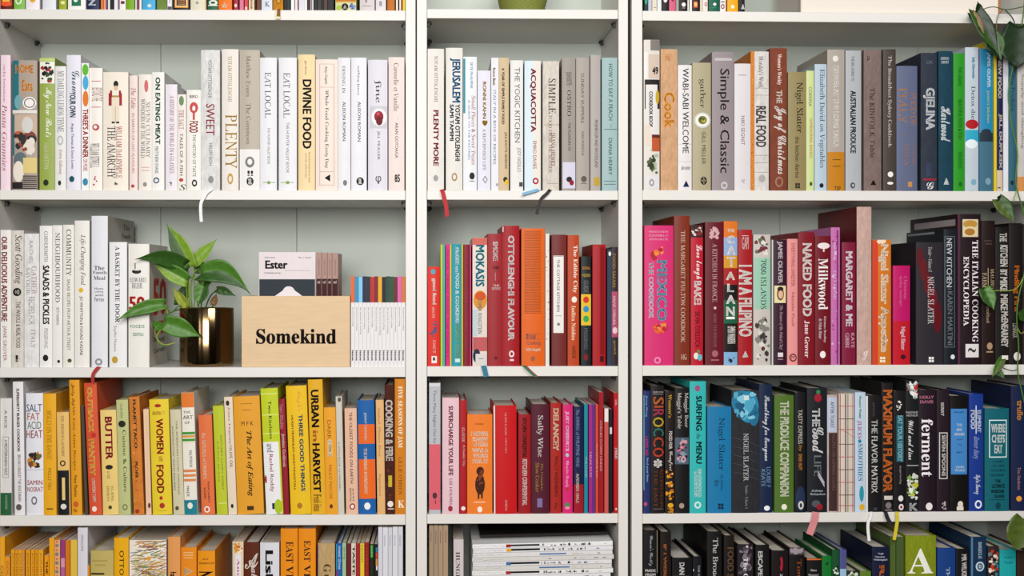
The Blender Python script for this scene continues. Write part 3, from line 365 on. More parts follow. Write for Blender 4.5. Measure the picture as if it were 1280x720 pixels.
694,742,154 | dd2f80 | bright pink book with playful white title | v:b:f8e4ee:706,186,724,375:JUST DESSERTS | c:a8d8c8:708,384,724,402 | v:p:f4c8dc:706,420,724,545:Christie Drozdz | c:c83c2c:708,546,722,564 | c:4c9c5c:704,618,728,644 | c:f09cb8:706,636,728,650
746,794,164 | 1a2450 | navy book with a crimson lower quarter | r:a81830:746,532,794,668 | v:s:8ca4cc:758,175,774,450:The DINING of PHILIPPINE WINE | v:b:e0d8c8:758,480,772,620:AMORSO HALE
796,814,152 | 1f93a4,p | slim teal book with white flecks | v:s:bce4ea:802,400,810,500:THE FOOD
818,836,154 | a8308c,p | slim violet pink book beside the teal one | v:s:e8b8dc:822,380,832,500:HEALTHY
836,848,154 | 6c3a9c,p | slim purple book beside the violet pink one
850,864,154 | d8503c,p | slim orange red book with pale flecks | v:s:f4c8b8:854,340,860,500:COOKING
866,888,96 | a81420 | tall slim crimson book with vertical pale lettering | v:s:f0c8c8:872,230,880,470:CHILLIES DOWN UNDER
892,912,172 | d0605c | slim faded red book with a white top | r:ece4e4:892,172,912,236
914,930,176 | 1c1c22 | slim black book with a white spot | r:d8dce0:918,262,928,294
936,962,98 | c01826 | tall slim red book at the shelf end | v:b:f4d8d8:942,360,954,412:FIRE | v:s:f0b8b8:944,130,952,160:a | c:f4d0d0:944,644,952,654
@C4 R 3 790 465 0.264
54,86,90 | 2c3c74 | blue slim book with a pink lower title | v:s:a8c8e0:62,112,74,212:Jimmy Wong | v:b:d8548c:60,305,76,395:LOVE ME | v:s:c8d4ec:66,405,78,520:feed your love | c:c85478:56,615,72,635 | r:7cc0d8:54,110,58,560
88,152,66 | 221c20 | black book with a rainbow coloured title | h:s:d8d0cc:98,90,148,97:Sabrina | h:s:d8d0cc:98,101,148,108:Ghayour | v:s:e0803c:100,118,150,154:S | v:s:d86c3c:104,160,148,168:I | v:s:c84c6c:100,176,150,210:R | v:s:e0c83c:98,214,150,260:O | v:s:3c9c8c:100,266,150,302:C | v:s:dc5c3c:100,308,150,352:C | v:s:e8583c:98,358,150,402:O | h:b:f0ece8:102,412,142,452:✱ | v:s:8c4c24:132,460,146,640:RECIPES FROM | v:s:8c4c24:104,460,120,640:THE EAST | r:6c6460:100,646,146,650
156,200,92 | 2b1f1c | black and gold book with fried food picture | v:R:c8a43c:172,106,188,216:Women's | v:b:f4ece4:174,280,190,364:FOOD FOR | v:P:f4ece4:170,375,192,470:Comfort | s:e8a428+c8781c+3c2414+f4c860:158,450,200,610:34 | c:e8b428:168,620,196,642 | s:c8881c:160,640,198,668:8
202,272,76 | 1a181c | black book with cream serif capitals and square photograph | v:r:ece4dc:244,98,266,262:Maggie Beer | v:r:ece4dc:210,98,234,268:Maggie's Table | r:5c6c7c:202,310,268,436 | s:c86c8c+8ca4b0+3c2c3c+d8a0a8:204,314,266,432:26 | c:e0b8c4:232,398,254,428 | c:5c6c7c:238,405,248,420 | c:b8a08c:222,620,246,645
272,350,44 | 3fbfbd | tall bright aqua book with black capitals | c:a85c8c:296,62,322,92 | v:b:1c3c44:302,112,330,278:SURFING | v:i:1c3c44:304,290,324,318:the | v:b:1c3c44:302,330,330,434:MENU | v:b:f0f8f8:312,458,328,592:BEN O'DONOGHUE | v:b:f0f8f8:294,470,308,590:& CURTIS STONE | c:d8eef0:294,612,326,646 | c:3fbfbd:302,620,318,638
356,470,164 | 2184b4 | wide mid blue book with dark serif name | v:r:1a4c6c:402,216,438,465:Nigel Slater | v:s:1a5c80:418,485,432,560:the kitchen | v:s:1a5c80:390,510,414,540:diaries | r:14304c:406,622,418,634 | r:14304c:420,622,432,634 | r:14304c:406,637,418,648 | r:14304c:420,637,432,648
470,602,86 | 34343a,x | wide slate book with blue blossom at its head | c:2c84a8:464,84,570,200 | c:3494b8:500,90,600,240 | c:2c7ca0:550,150,602,255 | s:5cb0cc+1c6484+8ccce0:474,92,596,230:30 | r:d8e4e8:528,110,552,132 | l:5c646c:480,300,600,500:5 | v:r:ece8e6:526,290,550,515:NIGEL SLATER | v:r:b8b4b4:534,535,548,645:Tender - Volume I
602,664,58 | 1d3050 | tall navy book with white hand lettering | v:P:f0f4f8:616,112,650,420:Something for Everyone | v:s:8cb0cc:636,450,656,545:LOUISE F | v:s:8cb0cc:612,460,630,540:KEATS | c:f4f8fa:624,632,652,656
674,766,110 | 5c7c34 | wide moss green book with rough white capitals | v:b:f0f0dc:700,138,742,588:THE PRODUCE COMPANION | c:f0f0dc:706,624,732,652
770,822,96 | 191a20 | black book with thin wavy gold capitals | v:s:e0dcd0:786,178,806,340:TASTY EXPRESS | v:i:e0b050:786,345,804,375:by | v:b:d8963c:788,388,804,465:SNEH ROY | c:2c3c5c:774,540,820,660 | c:d8d8d0:786,610,812,650 | c:1c2030:793,620,804,642
828,924,76 | 23272e | wide charcoal book with white lettering and red fruit | c:a8243c:862,102,896,142 | c:3c8c5c:870,84,890,104 | v:b:f0f0f0:852,172,888,258:THE | v:P:f0f0f0:852,262,906,384:Good | v:s:8c9498:860,395,894,492:LIFE | v:s:d8d0d8:880,470,910,545:/ | h:s:d8dce0:848,556,902,566:Adrian | h:s:d8dce0:844,572,914,582:Richardson | c:5c6068:850,606,890,640 | c:a82030:872,624,902,652 | b:c8505c:34:872,680;866,700;840,770
@C5 R 3 1020 465 0.264
48,100,108 | c4b4b0,x | beige paperback with grey lilac upper label | r:c4ccdc:48,120,100,284 | v:s:5c5458:68,140,84,265:AFTER TOAST | r:4c3434:60,288,102,658 | v:s:8c6c64:76,296,92,560:RECIPES FOR ASPIRING COOKS
108,180,102 | dcd2c6 | cream book with a red and black check pattern | l:b83c3c:110,104,180,670:1 | r:c04444:112,104,116,670 | r:c04444:172,104,175,670 | r:4c3c3c:136,104,141,670 | r:4c3c3c:148,104,151,670 | r:c07070:108,160,180,163 | r:6c5c58:108,220,180,223 | r:c07070:108,270,180,273 | r:6c5c58:108,340,180,343 | r:c07070:108,400,180,403 | r:6c5c58:108,460,180,463 | r:c07070:108,520,180,523 | r:6c5c58:108,580,180,583 | r:c07070:108,630,180,633
184,234,96 | c9d8ea | pale blue book with red turquoise and green lettering | v:b:6ca83c:200,112,214,220:Women's Weekly | v:R:b03060:194,230,214,315:JUICES | c:2c8ca8:198,318,214,336 | v:R:2c7c94:198,340,220,515:SMOOTHIES | c:38a0b4:204,538,226,614 | c:e0b83c:204,624,230,656
236,246,114 | e8e8e4,p | thin white booklet beside the blue one
246,308,110 | 1d1c20 | black book with spaced multi-tint capitals | v:s:6c686c:264,145,276,210:JAMES BRISCIONE | v:s:e8ecec:262,226,290,572:THE FLAVOR MATRIX | c:4c484c:270,640,290,656 | b:f2f0f2:14:264,668;258,690;246,710;246,750;252,800
310,364,52 | 221e1e | black book with tall orange capitals | v:b:e8853c:318,84,360,566:MAXIMUM FLAVOR | r:dcd4cc:322,586,362,604 | c:8c8484:328,616,356,646 | r:8c8484:326,650,360,656 | b:141214:18:326,672;338,692;356,720
366,424,90 | 201c20 | black book with blue title strip and fork emblem | s:e8e4e0:378,125,410,185:10 | r:2c6c7c:380,205,414,425 | v:b:a8dce4:386,206,408,424:EAT YOUR HISTORY | v:i:d0c8c4:392,442,404,530:Jacqui Newling | c:ece8e4:388,584,412,612 | c:ece8e4:390,624,414,654 | c:b02030:396,632,408,646 | b:d8c838:16:382,676;386,700;380,740;370,795
424,486,40 | 1f2224 | black botanical book with white blossoms and script | s:d8e0dc+8c9c94+c83c3c+f0f0f0:414,34,484,130:34 | h:s:d8d8d8:426,186,482,196:NADINE | h:s:d8d8d8:426,200,482,210:ABENSUR | v:p:f0ece8:436,228,460,415:Wild and dine | r:b8b8b8:430,440,484,444 | s:f0f0ec+8cac5c+d8dcd4+c8cc4c:428,480,488,610:40 | h:b:c8c8c8:440,620,480,656:K
486,568,84 | 2b1a28 | dark aubergine book with large white serif title | h:b:d88ca8:490,112,556,126:HOLLY | h:b:d88ca8:492,134,554,148:DAVIS | v:R:f6f2f4:498,222,552,495:ferment | c:f4ecec:518,618,550,654
570,630,86 | 2e202a | dark mulberry book with title in a rectangular frame | v:b:e0dcd8:590,144,604,208:BERRY | r:e0dcd8:582,286,586,506 | r:e0dcd8:618,286,622,506 | r:e0dcd8:582,286,622,290 | r:e0dcd8:582,502,622,506 | v:b:ece8e4:594,298,612,492:SEVEN SPOONS | s:c8bcc4:592,612,618,656:12
632,720,112 | 12100f | black book with a long sky blue label | r:4f92d0:638,174,714,484 | h:s:1c3c6c:650,186,700,194:MARGARET | h:b:e8f0f8:664,244,690,256:THE | h:b:e8f0f8:664,266,690,278:BIG | h:b:e8f0f8:654,288,702,300:DINNER | h:s:1c3c6c:664,316,692,322:HOW | h:s:1c3c6c:668,340,688,348:TO | h:s:1c3c6c:664,376,692,384:EAT | h:b:e8f0f8:660,444,700,454:LAURA | h:b:e8f0f8:654,460,704,470:VITALE | c:e8e0d0:668,610,694,640 | r:ece4d4:664,636,696,654
724,792,104 | 1f4498 | royal blue book with white curved lettering | v:b:e8f0fa:762,180,780,286:ELEMENT | v:b:e8f0fa:732,180,752,270:FOOD | r:e8f0fa:754,158,758,292 | v:i:b8ccf0:738,305,772,410:dinner diary | v:P:f0f4fc:744,485,778,578:Kylie Kwong | c:f0f4fc:750,606,784,646 | c:1f4498:757,614,777,638
798,914,172 | 17707c | wide deep teal book with white boxed stencil title | r:ecf6f6:818,226,822,404 | r:ecf6f6:898,226,902,404 | r:ecf6f6:818,226,902,230 | r:ecf6f6:818,400,902,404 | h:b:f0f8f8:828,246,894,286:WHERE | h:b:f0f8f8:830,296,892,334:CHEFS | h:b:f0f8f8:842,344,880,384:EAT | h:s:0c3c44:836,418,884,428:A GUIDE | h:s:0c3c44:834,438,888,448:TO CHEFS | h:s:0c3c44:826,460,892,470:FAVOURITE | h:s:0c3c44:828,482,890,492:RESTAURANT | h:b:0c343c:844,508,872,522:THE | h:b:0c343c:830,530,892,548:ULTIMATE | h:b:0c343c:828,556,890,572:INSIDER | h:b:0c343c:842,580,890,594:GUIDE | r:0c4c54:820,602,896,604 | c:0c4c54:846,616,872,648
922,1010,66 | 1f2c52 | tall navy book with amber title at the picture edge | v:b:e8a850:950,134,976,228:trullo | v:s:c89a8c:952,450,966,556:Tim Siadatan | c:e8a440:946,586,972,612
@D1 L 4 0 640 0.2031
-8,30,152 | eeae1e | bright golden book pressed to the side panel | v:s:a87414:4,330,22,560:COOKERY
30,62,274 | eda436,p | short slim amber book | v:s:c07c1c:40,300,52,520:GOURMET
68,90,232 | efae28,p | slim gold journal, first of the eight banded issues | v:s:b8741c:74,250,84,560:JOURNAL OF
92,112,232 | e9a61f,p | slim gold journal, second of the eight banded issues | v:s:b8741c:96,250,106,560:JOURNAL OF
113,132,232 | f0b238,p | slim gold journal, third of the eight banded issues | v:s:b8741c:117,250,128,560:JOURNAL OF
133,152,232 | e7a024,p | slim gold journal, fourth of the eight banded issues | v:s:c8b09c:136,250,148,560:JOURNAL OF
158,186,232 | e9a62a,p | slim gold journal, fifth of the eight banded issues | v:s:b8741c:166,250,176,560:JOURNAL OF
190,212,232 | f0ac22,p | slim gold journal, sixth of the eight banded issues | v:s:b8741c:196,250,206,560:JOURNAL OF
214,236,232 | e8a418,p | slim gold journal, seventh of the eight banded issues | v:s:b8741c:220,250,230,560:JOURNAL OF
237,266,232 | f0b030,p | slim gold journal, eighth of the eight banded issues | v:s:b8741c:246,250,256,560:JOURNAL OF
273,301,268 | f0a41c,p | short orange booklet with black vertical word | v:b:3c2408:282,300,294,384:THE
303,334,160 | f2b01c | tall yellow slim book beside the dotted one
336,370,172 | e8b482 | peach slim book with red dots and grey motifs | c:c8402c:346,178,356,188 | c:8c8c84:340,196,362,216 | c:c8402c:346,230,356,240 | c:8c8c84:340,248,362,270 | c:c8402c:346,284,356,294 | c:8c8c84:340,302,362,324 | c:c8402c:346,338,356,348 | c:8c8c84:340,356,362,376 | c:c8402c:346,390,356,400
374,400,172 | a3468f | purple slim book with pink lower half | r:e0a0b8:376,284,400,340 | r:c06ca8:376,340,400,560
402,432,174 | dc8420,p | dark orange slim book beside the purple one
434,474,172 | e8c550,p | pale straw coloured slim book
478,540,96 | e2dfe6 | tall white box file with small grey writing up its spine | v:s:a8a4ac:500,140,514,240:SPRINGTIME
541,552,330 | f0a428,p | low thin orange paperback beside the white box file
558,700,236 | c9b872 | wide faded straw book with a thick black bar | r:b8a45c:566,294,664,304 | r:b8a45c:584,320,650,330 | r:201c10:562,374,644,384 | r:d8c47c:560,390,700,440
702,792,158 | f0b714 | bright yellow book with dark round capitals | v:s:2c2410:736,236,764,388:OTTO | v:s:2c2410:736,400,764,560:LENGHI
796,1024,172 | f2ece2 | very wide white book with tangled colourful strokes | k:c8883c+3c8c2c+1f7c7c+e0a838+8c2c1c+a8a86c+e0a070+d8c488:800,176,1022,560:230 | c:f0a838:904,270,930,296 | c:e89c30:850,388,878,404
1034,1110,152 | e9a765 | pale tangerine book with black letter | r:3c2410:1050,368,1086,374 | r:3c2410:1064,374,1070,390 | v:b:3c2410:1048,380,1084,520:art of
1114,1210,216 | ee9722 | vivid orange book with a white triangle | r:f0c48c:1130,246,1190,252 | r:f0c48c:1130,262,1190,268 | r:f0c48c:1134,278,1188,284 | h:b:f0d0a0:1134,338,1186,390:▶
1216,1324,238 | f0a01c | amber book with very heavy black capitals | h:s:5c3408:1248,284,1284,294:NICK | h:s:5c3408:1228,308,1320,320:BARROW | h:b:1c1004:1222,366,1312,400:Z
@D2 L 4 250 640 0.2109
192,258,174 | ead4b4 | cream book with an orange fish and magenta writing | c:e08c2c:204,196,246,232 | s:e0a03c+c87830+f4e8d0:196,180,254,250:14 | r:ece8ec:208,248,244,379 | v:R:b83c7c:216,275,236,520:Anchovy
262,352,178 | 6a3018 | brown book with large white looping script | h:P:fbf2e8:266,244,346,336:A | v:P:fbf2e8:284,310,344,520:rabesque
356,470,180 | e2e2e8 | white book with tall bold black letters | v:b:1c1c20:388,226,434,560:Lisboa
478,580,98 | f09a18 | tall orange cloth book, first of an identical pair | v:R:3c2204:510,174,554,300:EAST | v:R:3c2204:510,318,554,560:VEGAN
584,686,98 | f09a18 | tall orange cloth book, second of an identical pair | v:R:3c2204:616,168,656,292:EAST | v:R:3c2204:616,312,656,560:VEGAN
698,800,184 | c5a878,x | sand linen book with dark serif letter | r:7c84c0:696,190,702,560 | v:R:5c4828:732,308,776,356:G | v:R:5c4828:736,366,776,500:uide
806,842,186 | 2369b4 | slim blue booklet with white lettering | r:3cb0c8:806,190,812,340 | r:c8303c:806,346,812,560 | v:b:d8e8f8:820,200,836,340:sweet times
843,866,184 | a9cca4,p | slim pale green booklet | v:s:5c8c5c:850,205,860,280:spring
870,894,186 | 7c2434,p | slim burgundy booklet
896,924,186 | e2d8c4 | slim cream booklet with heavy black marks | v:b:3c342c:904,200,918,500:TASTE THE
926,948,186 | b4283c,p | slim cherry red booklet | s:f0d040:944,200,950,379:8
949,974,186 | e8cf34 | slim yellow booklet with green print | v:s:6ca86c:956,196,968,300:harvest
975,1002,180 | a42020 | slim dark red booklet with orange letters | v:s:c86040:982,210,996,379:COOKBOOK
1006,1030,190 | 24301f | slim black booklet with a green label | r:3c9c40:1010,196,1026,270 | v:s:c8f0c0:1014,200,1022,266:garden
1032,1054,190 | 1f1c20 | slim black booklet with striped multicolour mark | r:3c8cac:1042,210,1052,238 | r:d8502c:1042,240,1052,272 | r:e0a040:1042,276,1052,320 | r:f0ece8:1044,320,1052,345
1056,1082,90 | dedce6,p | tall white journal, first of five beside the panel
1083,1114,92 | e4e4ea,p | tall white journal, second of five beside the panel | v:s:b8b8c0:1090,140,1102,200:issue
1115,1140,92 | d8d8e0,p | tall white journal, third of five beside the panel | v:s:c0c0c8:1122,140,1132,200:issue
1141,1174,88 | e2e2e8,p | tall white journal, fourth of five beside the panel | v:s:c0c0c8:1150,140,1162,200:issue
1175,1202,88 | dcdce4,p | tall white journal, fifth of five beside the panel | v:s:b8b8c0:1182,140,1194,200:issue
@D3 C 4 520 640 0.2109
78,104,82 | b39a80,p | tan kraft spine book, first of four | v:s:7c6450:86,112,94,178:volume
105,132,82 | b09a84,p | tan kraft spine book, second of four | v:s:7c6450:114,112,122,190:volume
133,160,82 | b69e86,p | tan kraft spine book, third of four | v:s:5c4838:142,110,150,186:volume
161,190,82 | b89f84,p | tan kraft spine book, fourth of four | v:s:4c3c2c:174,110,181,182:volume
222,282,162 | d8cfce | pale pink grey book standing alone in a dark recess | v:R:3c3434:236,236,260,560:HUNGRY WITH
@D4 R 4 790 640 0.1953
74,166,116 | 1d1a1c | black book with spiky silver script and white capitals | r:8c8070:158,118,164,390 | v:P:b8bcc0:104,150,136,345:Women's Weekly | h:b:f0ecec:84,366,150,382:MADE | h:b:f0ecec:84,392,150,408:FROM
180,250,126 | 261a18 | black book with orange condensed capitals | v:b:c8783c:202,206,220,560:IF I WERE YOU
256,386,292 | 17161a | short wide black book with bold white letters | v:b:ece8e8:302,322,334,400:DAN | r:3c3434:268,404,372,408
390,446,284 | 1a1c26 | short black book with a white dot | c:d8d8d8:382,364,396,380 | v:s:c8c8cc:420,340,434,470:THE GREAT
480,574,124 | 1b1a1c | tall black book with white serif title | v:r:ece8e4:516,166,552,560:The Broadsheet
588,654,150 | 221a17 | brown black book with dark bronze capitals | v:s:8c6a50:610,226,650,560:FOOD SAFARI
674,776,206 | 2e262e,x | dark spotted book with white serif title | s:8c8490+5c5058:678,210,774,400:24 | v:R:e8e4e8:712,290,740,520:The Great | c:d8d4d8:728,212,742,228
790,878,210 | 191819 | black book with bold white sans capitals | v:b:f0ecec:806,250,834,410:ESCAPE
892,1000,246 | 201718 | black book with a red chilli | c:b82440:944,284,964,378 | c:201718:938,300,950,350 | h:b:e8e0dc:944,396,962,420:V
1006,1104,228 | 1c1718 | black book with a speckled grey head and copper letters | r:5c545c:1006,228,1104,272 | s:a89ca4:1008,232,1102,268:14 | v:r:b86c34:1046,304,1086,520:Tonight
1118,1212,298 | 1b191b | black book with an orange top edge | r:e87c34:1118,292,1212,306 | h:b:d8d4d4:1142,364,1180,378:Ben | h:b:d8d4d4:1128,396,1194,410:Shewry
@D5 R 4 1020 640 0.2031
36,96,270 | 1c8038 | vivid green book with a small dark spot | c:0c4c20:58,308,76,326
98,144,232 | 1a5c34,x | deep green leafy book with white squiggles | s:e8f0e8+0c3018:100,330,144,394:12
146,188,232 | 5c6098 | slate violet book with pale blue foot | r:a8c8e0:148,350,188,440
190,268,362 | 2c3a24 | low book with strawberries on black and green | s:c02840+4c8c3c+e0e0d8:192,366,266,420:22
270,338,364 | 6c8c30 | low plain leaf green paperback
344,450,214 | 1a2344 | navy book with white names and orange title | h:b:dce0ec:380,250,414,262:Hugh | h:b:dce0ec:362,270,422,282:Fearnley | h:b:dce0ec:354,288,438,300:Whittingstall | v:b:e07c3c:388,326,418,560:River
456,490,150 | 5c7038,p | mossy green slim book behind the yellow ribbon
492,540,152 | 53683a,p | second mossy green book beside the wide olive one
550,738,144 | 8c9a1f,x | very wide olive book with one huge white letter | h:R:f6f6ec:562,224,720,376:A
746,858,220 | 1f4c90 | medium blue book with small white capitals | v:b:d8e4f4:798,340,820,430:THE
862,940,226 | 16161a | black book with spiral edge and white capitals | z:3c3c44:101012:862,230,868,394:20 | v:b:f0ecec:894,260,926,470:MR WILKINSON
946,1048,152 | 1a3c5c | petrol blue book with white swirl emblem | r:5c8cac:954,154,964,394 | v:b:c8dce8:996,184,1018,286:BARBECUE | c:c8dce8:980,304,1034,364 | c:1a3c5c:990,314,1024,354 | c:c8dce8:998,322,1016,346 | c:1a3c5c:1003,328,1011,340
1056,1126,210 | 3c3434 | collage book with black cream and red faces | s:f0e8e0+1c1818+c8402c+e8c0a8+4c8c9c:1058,214,1124,420:40
1130,1230,230 | 27b0b4 | bright turquoise book with dark small name | h:s:147078:1158,272,1204,286:Ruby | h:s:147078:1154,302,1210,316:Tandoh
1234,1310,236 | 3c2c20 | dark brown book at the picture edge
@E0 L 0 0 0 0.10156
4,150,-1640 | b04428 | glossy red and yellow pictorial book against the side panel | c:f0c040:30,-30,120,40 | r:6c1c18:4,70,150,112 | c:e86030:20,20,140,80
170,308,-1560 | 8ac05c | apple green book with white ring | c:e8f4e0:190,-40,270,56 | c:8ac05c:206,-24,254,40
318,490,-1600 | f2eaf0 | white book with a golden leaf | c:e8b030:370,-30,440,34
524,690,-1700 | e6e9ee | plain pale blue grey book
726,820,-1560 | a8b428 | yellow green book with cream swirl | c:e8ecb0:746,14,800,54
836,1056,-1640 | f6f3f0 | white book with a dark green square stamp | r:1f7c5c:884,-20,1000,76 | c:f6f3f0:910,-20,960,30
1070,1224,-1620 | 22345c | navy book with white block initials | h:b:f0f4f8:1088,-10,1180,68:Z
1240,1276,-1500 | e08030,p | slim orange paperback
1278,1304,-1560 | f0a890,p | slim salmon paperback
@E1 L 0 130 0 0.10156
26,46,-1560 | 6c5c7c,p | slim dusk purple paperback
50,74,-1600 | ecf2f4,p | slim white paperback
76,122,-1580 | 16161a,p | slim black paperback
126,170,-1590 | efeaf0,p | white paperback beside the slim black one
192,268,-1560 | f4eff0 | white book with a maroon square | r:7c2c44:208,14,254,50
274,376,-1620 | 82b414 | fresh green unmarked book
384,404,-1600 | e8e0e8,p | slim pale paperback
406,434,-1560 | 8c4c5c,p | slim dusty maroon paperback
436,462,-1560 | f4f2f2,p | slim white paperback beside the sky blue one
474,634,-1640 | 4fb4de | sky blue book with white starfish | h:b:f8f8f4:530,44,590,94:⋆ | c:f4f4f0:546,60,574,84
648,776,-1640 | 7c944c,x | leaf green cloth book
780,836,-1620 | f0eef4 | white book with grey foot | r:6c5c70:784,80,836,126 | v:s:8c74a0:802,-20,820,40:the
860,1050,-1600 | 1a1414 | black book with a gold framed label | r:e8a84c:870,-30,1036,98 | r:fbe8b8:882,-30,1024,84 | r:7c4830:892,-30,1014,74 | h:s:e0c090:910,0,1000,16:DINE | h:s:e0c090:910,26,1000,42:WELL | h:s:e0c090:910,50,1000,64:now
1064,1256,-1640 | e6dfcc | wide beige book with grey smudge | c:a8a498:1130,20,1168,54 | r:f4d090:1240,-100,1256,128
@E2 L 0 250 0 0.10156
96,222,-1600 | 2c6c4c | forest green book with white emblem | c:f0f0e8:110,0,216,70 | c:2c6c4c:130,20,190,50 | r:f0f0e8:100,62,222,74
228,394,-1640 | f08420 | tangerine book with white star | h:b:fbf4ec:270,36,332,98:★
412,474,-1590 | b03048 | crimson paperback with pale flame | c:f8d8c8:424,46,456,92 | r:7c1c30:466,-60,474,128
488,538,-1560 | e0809c,p | rose pink paperback
548,590,-1600 | dc4858,p | watermelon red paperback | c:f8e0dc:554,80,580,120
600,668,-1640 | f0d8b4 | cream paperback with black strip | v:b:3c342c:622,-20,646,112:SAVOUR
700,748,-1600 | 7c4428,p | dark chestnut paperback
756,890,-1640 | dfe4ee | frosty white book with large initial | h:r:4c5460:802,22,860,84:K
898,1024,-1620 | c88c24,x | ornate gold book with a hanging tassel | c:7c4c10:940,-40,990,50 | c:e0b040:950,-20,984,40 | b:8c6018:40:966,125;968,150;964,200 | b:f0e4b8:50:962,198;962,232
1036,1072,-1600 | 151c1c,p | slim black paperback beside the tassel
1074,1108,-1600 | 1f3c34,p | slim bottle green paperback
1120,1160,-1640 | f4f2f2,p | slim bright white paperback
1168,1202,-1600 | ece0e2,p | slim blush white paperback
1216,1290,-1640 | e4e0ea,p | pale lilac paperback
@E3 L 0 370 0 0.11719
72,118,-1400 | f0eeee,p | white paperback with grey edge
124,150,-1400 | 3c2428,p | slim dark burgundy paperback
154,164,-1400 | e8d0d4,p | thin pale paperback
172,186,-1380 | f0f0f0,p | thin bright paperback
196,228,-1400 | 1c1c20,p | slim inky paperback
232,270,-1400 | 3c3c40,p | slim charcoal paperback
274,296,-1380 | 141214,p | thin jet black paperback
298,336,-1400 | 5c4030,p | slim cocoa brown paperback
340,402,-1400 | 1c1e20,p | black unmarked paperback
420,642,-1420 | dcdca4 | map patterned book with round black emblem | r:d89c3c:424,-20,638,26 | r:b86c2c:430,0,638,8 | s:6c84c0+a8b8e0+5c6ca8:560,34,638,108:20 | c:1c1420:486,38,560,112 | h:b:f4f0f4:506,54,540,96:▲ | c:b8cc5c:430,60,490,108
680,840,-1420 | dcd4d4 | pale grey book with small bird | h:b:5c5454:736,4,762,36:Y | r:8c8484:704,62,806,68
850,960,-1420 | e4e0e4 | pale grey book with square smudge | r:a8a4a8:888,14,918,66
972,1054,-1400 | c8780c | dark amber unmarked book
1066,1088,-1380 | f4e8e0,p | thin white paperback beside the amber book
1102,1120,-1380 | f0ece8,p | second thin white paperback
1124,1138,-1400 | c8681c,p | thin burnt orange paperback
1140,1166,-1400 | e8d818,p | thin acid yellow paperback
@E4 R 0 800 0 0.10156
54,98,-1500 | 1c3c3c | slim black and jade book | c:3ca88c:58,-30,92,56
102,146,-1500 | c8c8d8,p | slim periwinkle grey paperback
150,206,-1560 | e4dcc8 | cream paperback with brown mark | r:8c7458:170,88,196,96
212,264,-1560 | e8eaee,p | white paperback with silver sheen
272,352,-1500 | 1a1a1c | black paperback with white disc | c:f0f0f0:290,-30,334,32
358,440,-1500 | d86c8c | rose paperback | c:8c2c44:386,-20,416,20
444,478,-1500 | a8aca0,p | slim sage grey paperback
482,580,-1500 | 201416 | dark paperback with white bell emblem | c:f8f4f4:512,32,562,84 | r:c8b8b8:520,96,556,104
584,602,-1480 | e8e4d8,p | thin ivory paperback
612,640,-1480 | f4f0ec,p | thin snow white paperback
644,736,-1500 | 2a1c1e | dark paperback with glowing orange square | r:e8784c:660,20,708,94 | c:fbc888:666,30,702,80
740,762,-1500 | f0e8c8,p | thin butter paperback
768,834,-1500 | f0e4e0 | blush paperback with rusty ring | c:b06c4c:792,28,828,78 | c:f0e4e0:800,38,820,68
844,974,-1500 | 166c54 | emerald paperback with white oval | c:f8f8f4:898,36,938,72 | r:2c9c7c:880,92,944,100
986,1056,-1500 | f4eeee | white paperback with a maroon ring | c:8c2c3c:994,50,1040,112 | c:f0e0dc:1004,64,1030,100 | r:3c3438:994,18,1040,30
1074,1208,-1520 | efb312 | sunny yellow paperback with white dot | c:fbf4d8:1118,62,1160,108
1216,1290,-1500 | 17151a | black paperback with white triangle | h:b:f4f0f4:1244,50,1290,114:▲
"""
# ------------------------------------------------------------------ lettering: glyphs of Blender's own built-in font family
# (capital A, small a, weight offset, upright) of the serif, italic and script alphabets the built-in font falls back to; None = its own sans
STY = {'s': (None, None, 0.012, 0), 'm': (None, None, 0, 0), 'b': (None, None, 0.038, 0), 'r': (0x1d434, 0x1d44e, 0.008, 1), 'i': (0x1d434, 0x1d44e, 0.008, 0), 'I': (0x1d434, 0x1d44e, 0.02, 0),
       'R': (0x1d400, 0x1d41a, 0.0, 0), 'B': (0x1d400, 0x1d41a, 0.016, 0), 'p': (0x1d4d0, 0x1d4ea, 0, 0), 'P': (0x1d4d0, 0x1d4ea, 0.012, 0)}
def glyphs(s, st):
    up, lo = STY[st][:2]; o = ''
    for ch in s:
        if up and 'A' <= ch <= 'Z': o += chr(up + ord(ch) - 65)
        elif up and 'a' <= ch <= 'z': o += chr(0x210e) if (lo == 0x1d44e and ch == 'h') else chr(lo + ord(ch) - 97)
        else: o += ch
    return o
TEXT = {}
def prepare_text(keys):
    tmp = []
    for st, s in keys:
        cu = bpy.data.curves.new('lettering', 'FONT'); cu.body = glyphs(s, st); cu.resolution_u = 2; cu.size = 1
        o = bpy.data.objects.new('lettering', cu); COL.objects.link(o); tmp.append(((st, s), o))
    bpy.context.view_layer.update(); dg = bpy.context.evaluated_depsgraph_get()
    for k, o in tmp:
        me = o.evaluated_get(dg).to_mesh(); v = [(p.co.x, p.co.y) for p in me.vertices]; f = [tuple(p.vertices) for p in me.polygons]
        o.evaluated_get(dg).to_mesh_clear()
        if STY[k[0]][3]: v = [(x - 0.27 * y, y) for x, y in v]
        e = STY[k[0]][2]
        if e and v:                                          # heavier strokes: the letters laid down again a little to each side
            sh = [(-e, -e * 0.6), (e, -e * 0.6), (-e, e * 0.6), (e, e * 0.6)] if e > 0.015 else [(-e, 0), (e, 0)]
            n = len(v); f = [tuple(j + q * n for j in g) for q in range(len(sh)) for g in f]; v = [(x + a, y + b) for a, b in sh for x, y in v]
        if v:
            x0 = min(p[0] for p in v); x1 = max(p[0] for p in v); y0 = min(p[1] for p in v); y1 = max(p[1] for p in v)
            v = [((x - x0) / max(1e-6, x1 - x0), (y - y0) / max(1e-6, y1 - y0)) for x, y in v]
        TEXT[k] = (v, f)
    for k, o in tmp: cu = o.data; bpy.data.objects.remove(o); bpy.data.curves.remove(cu)

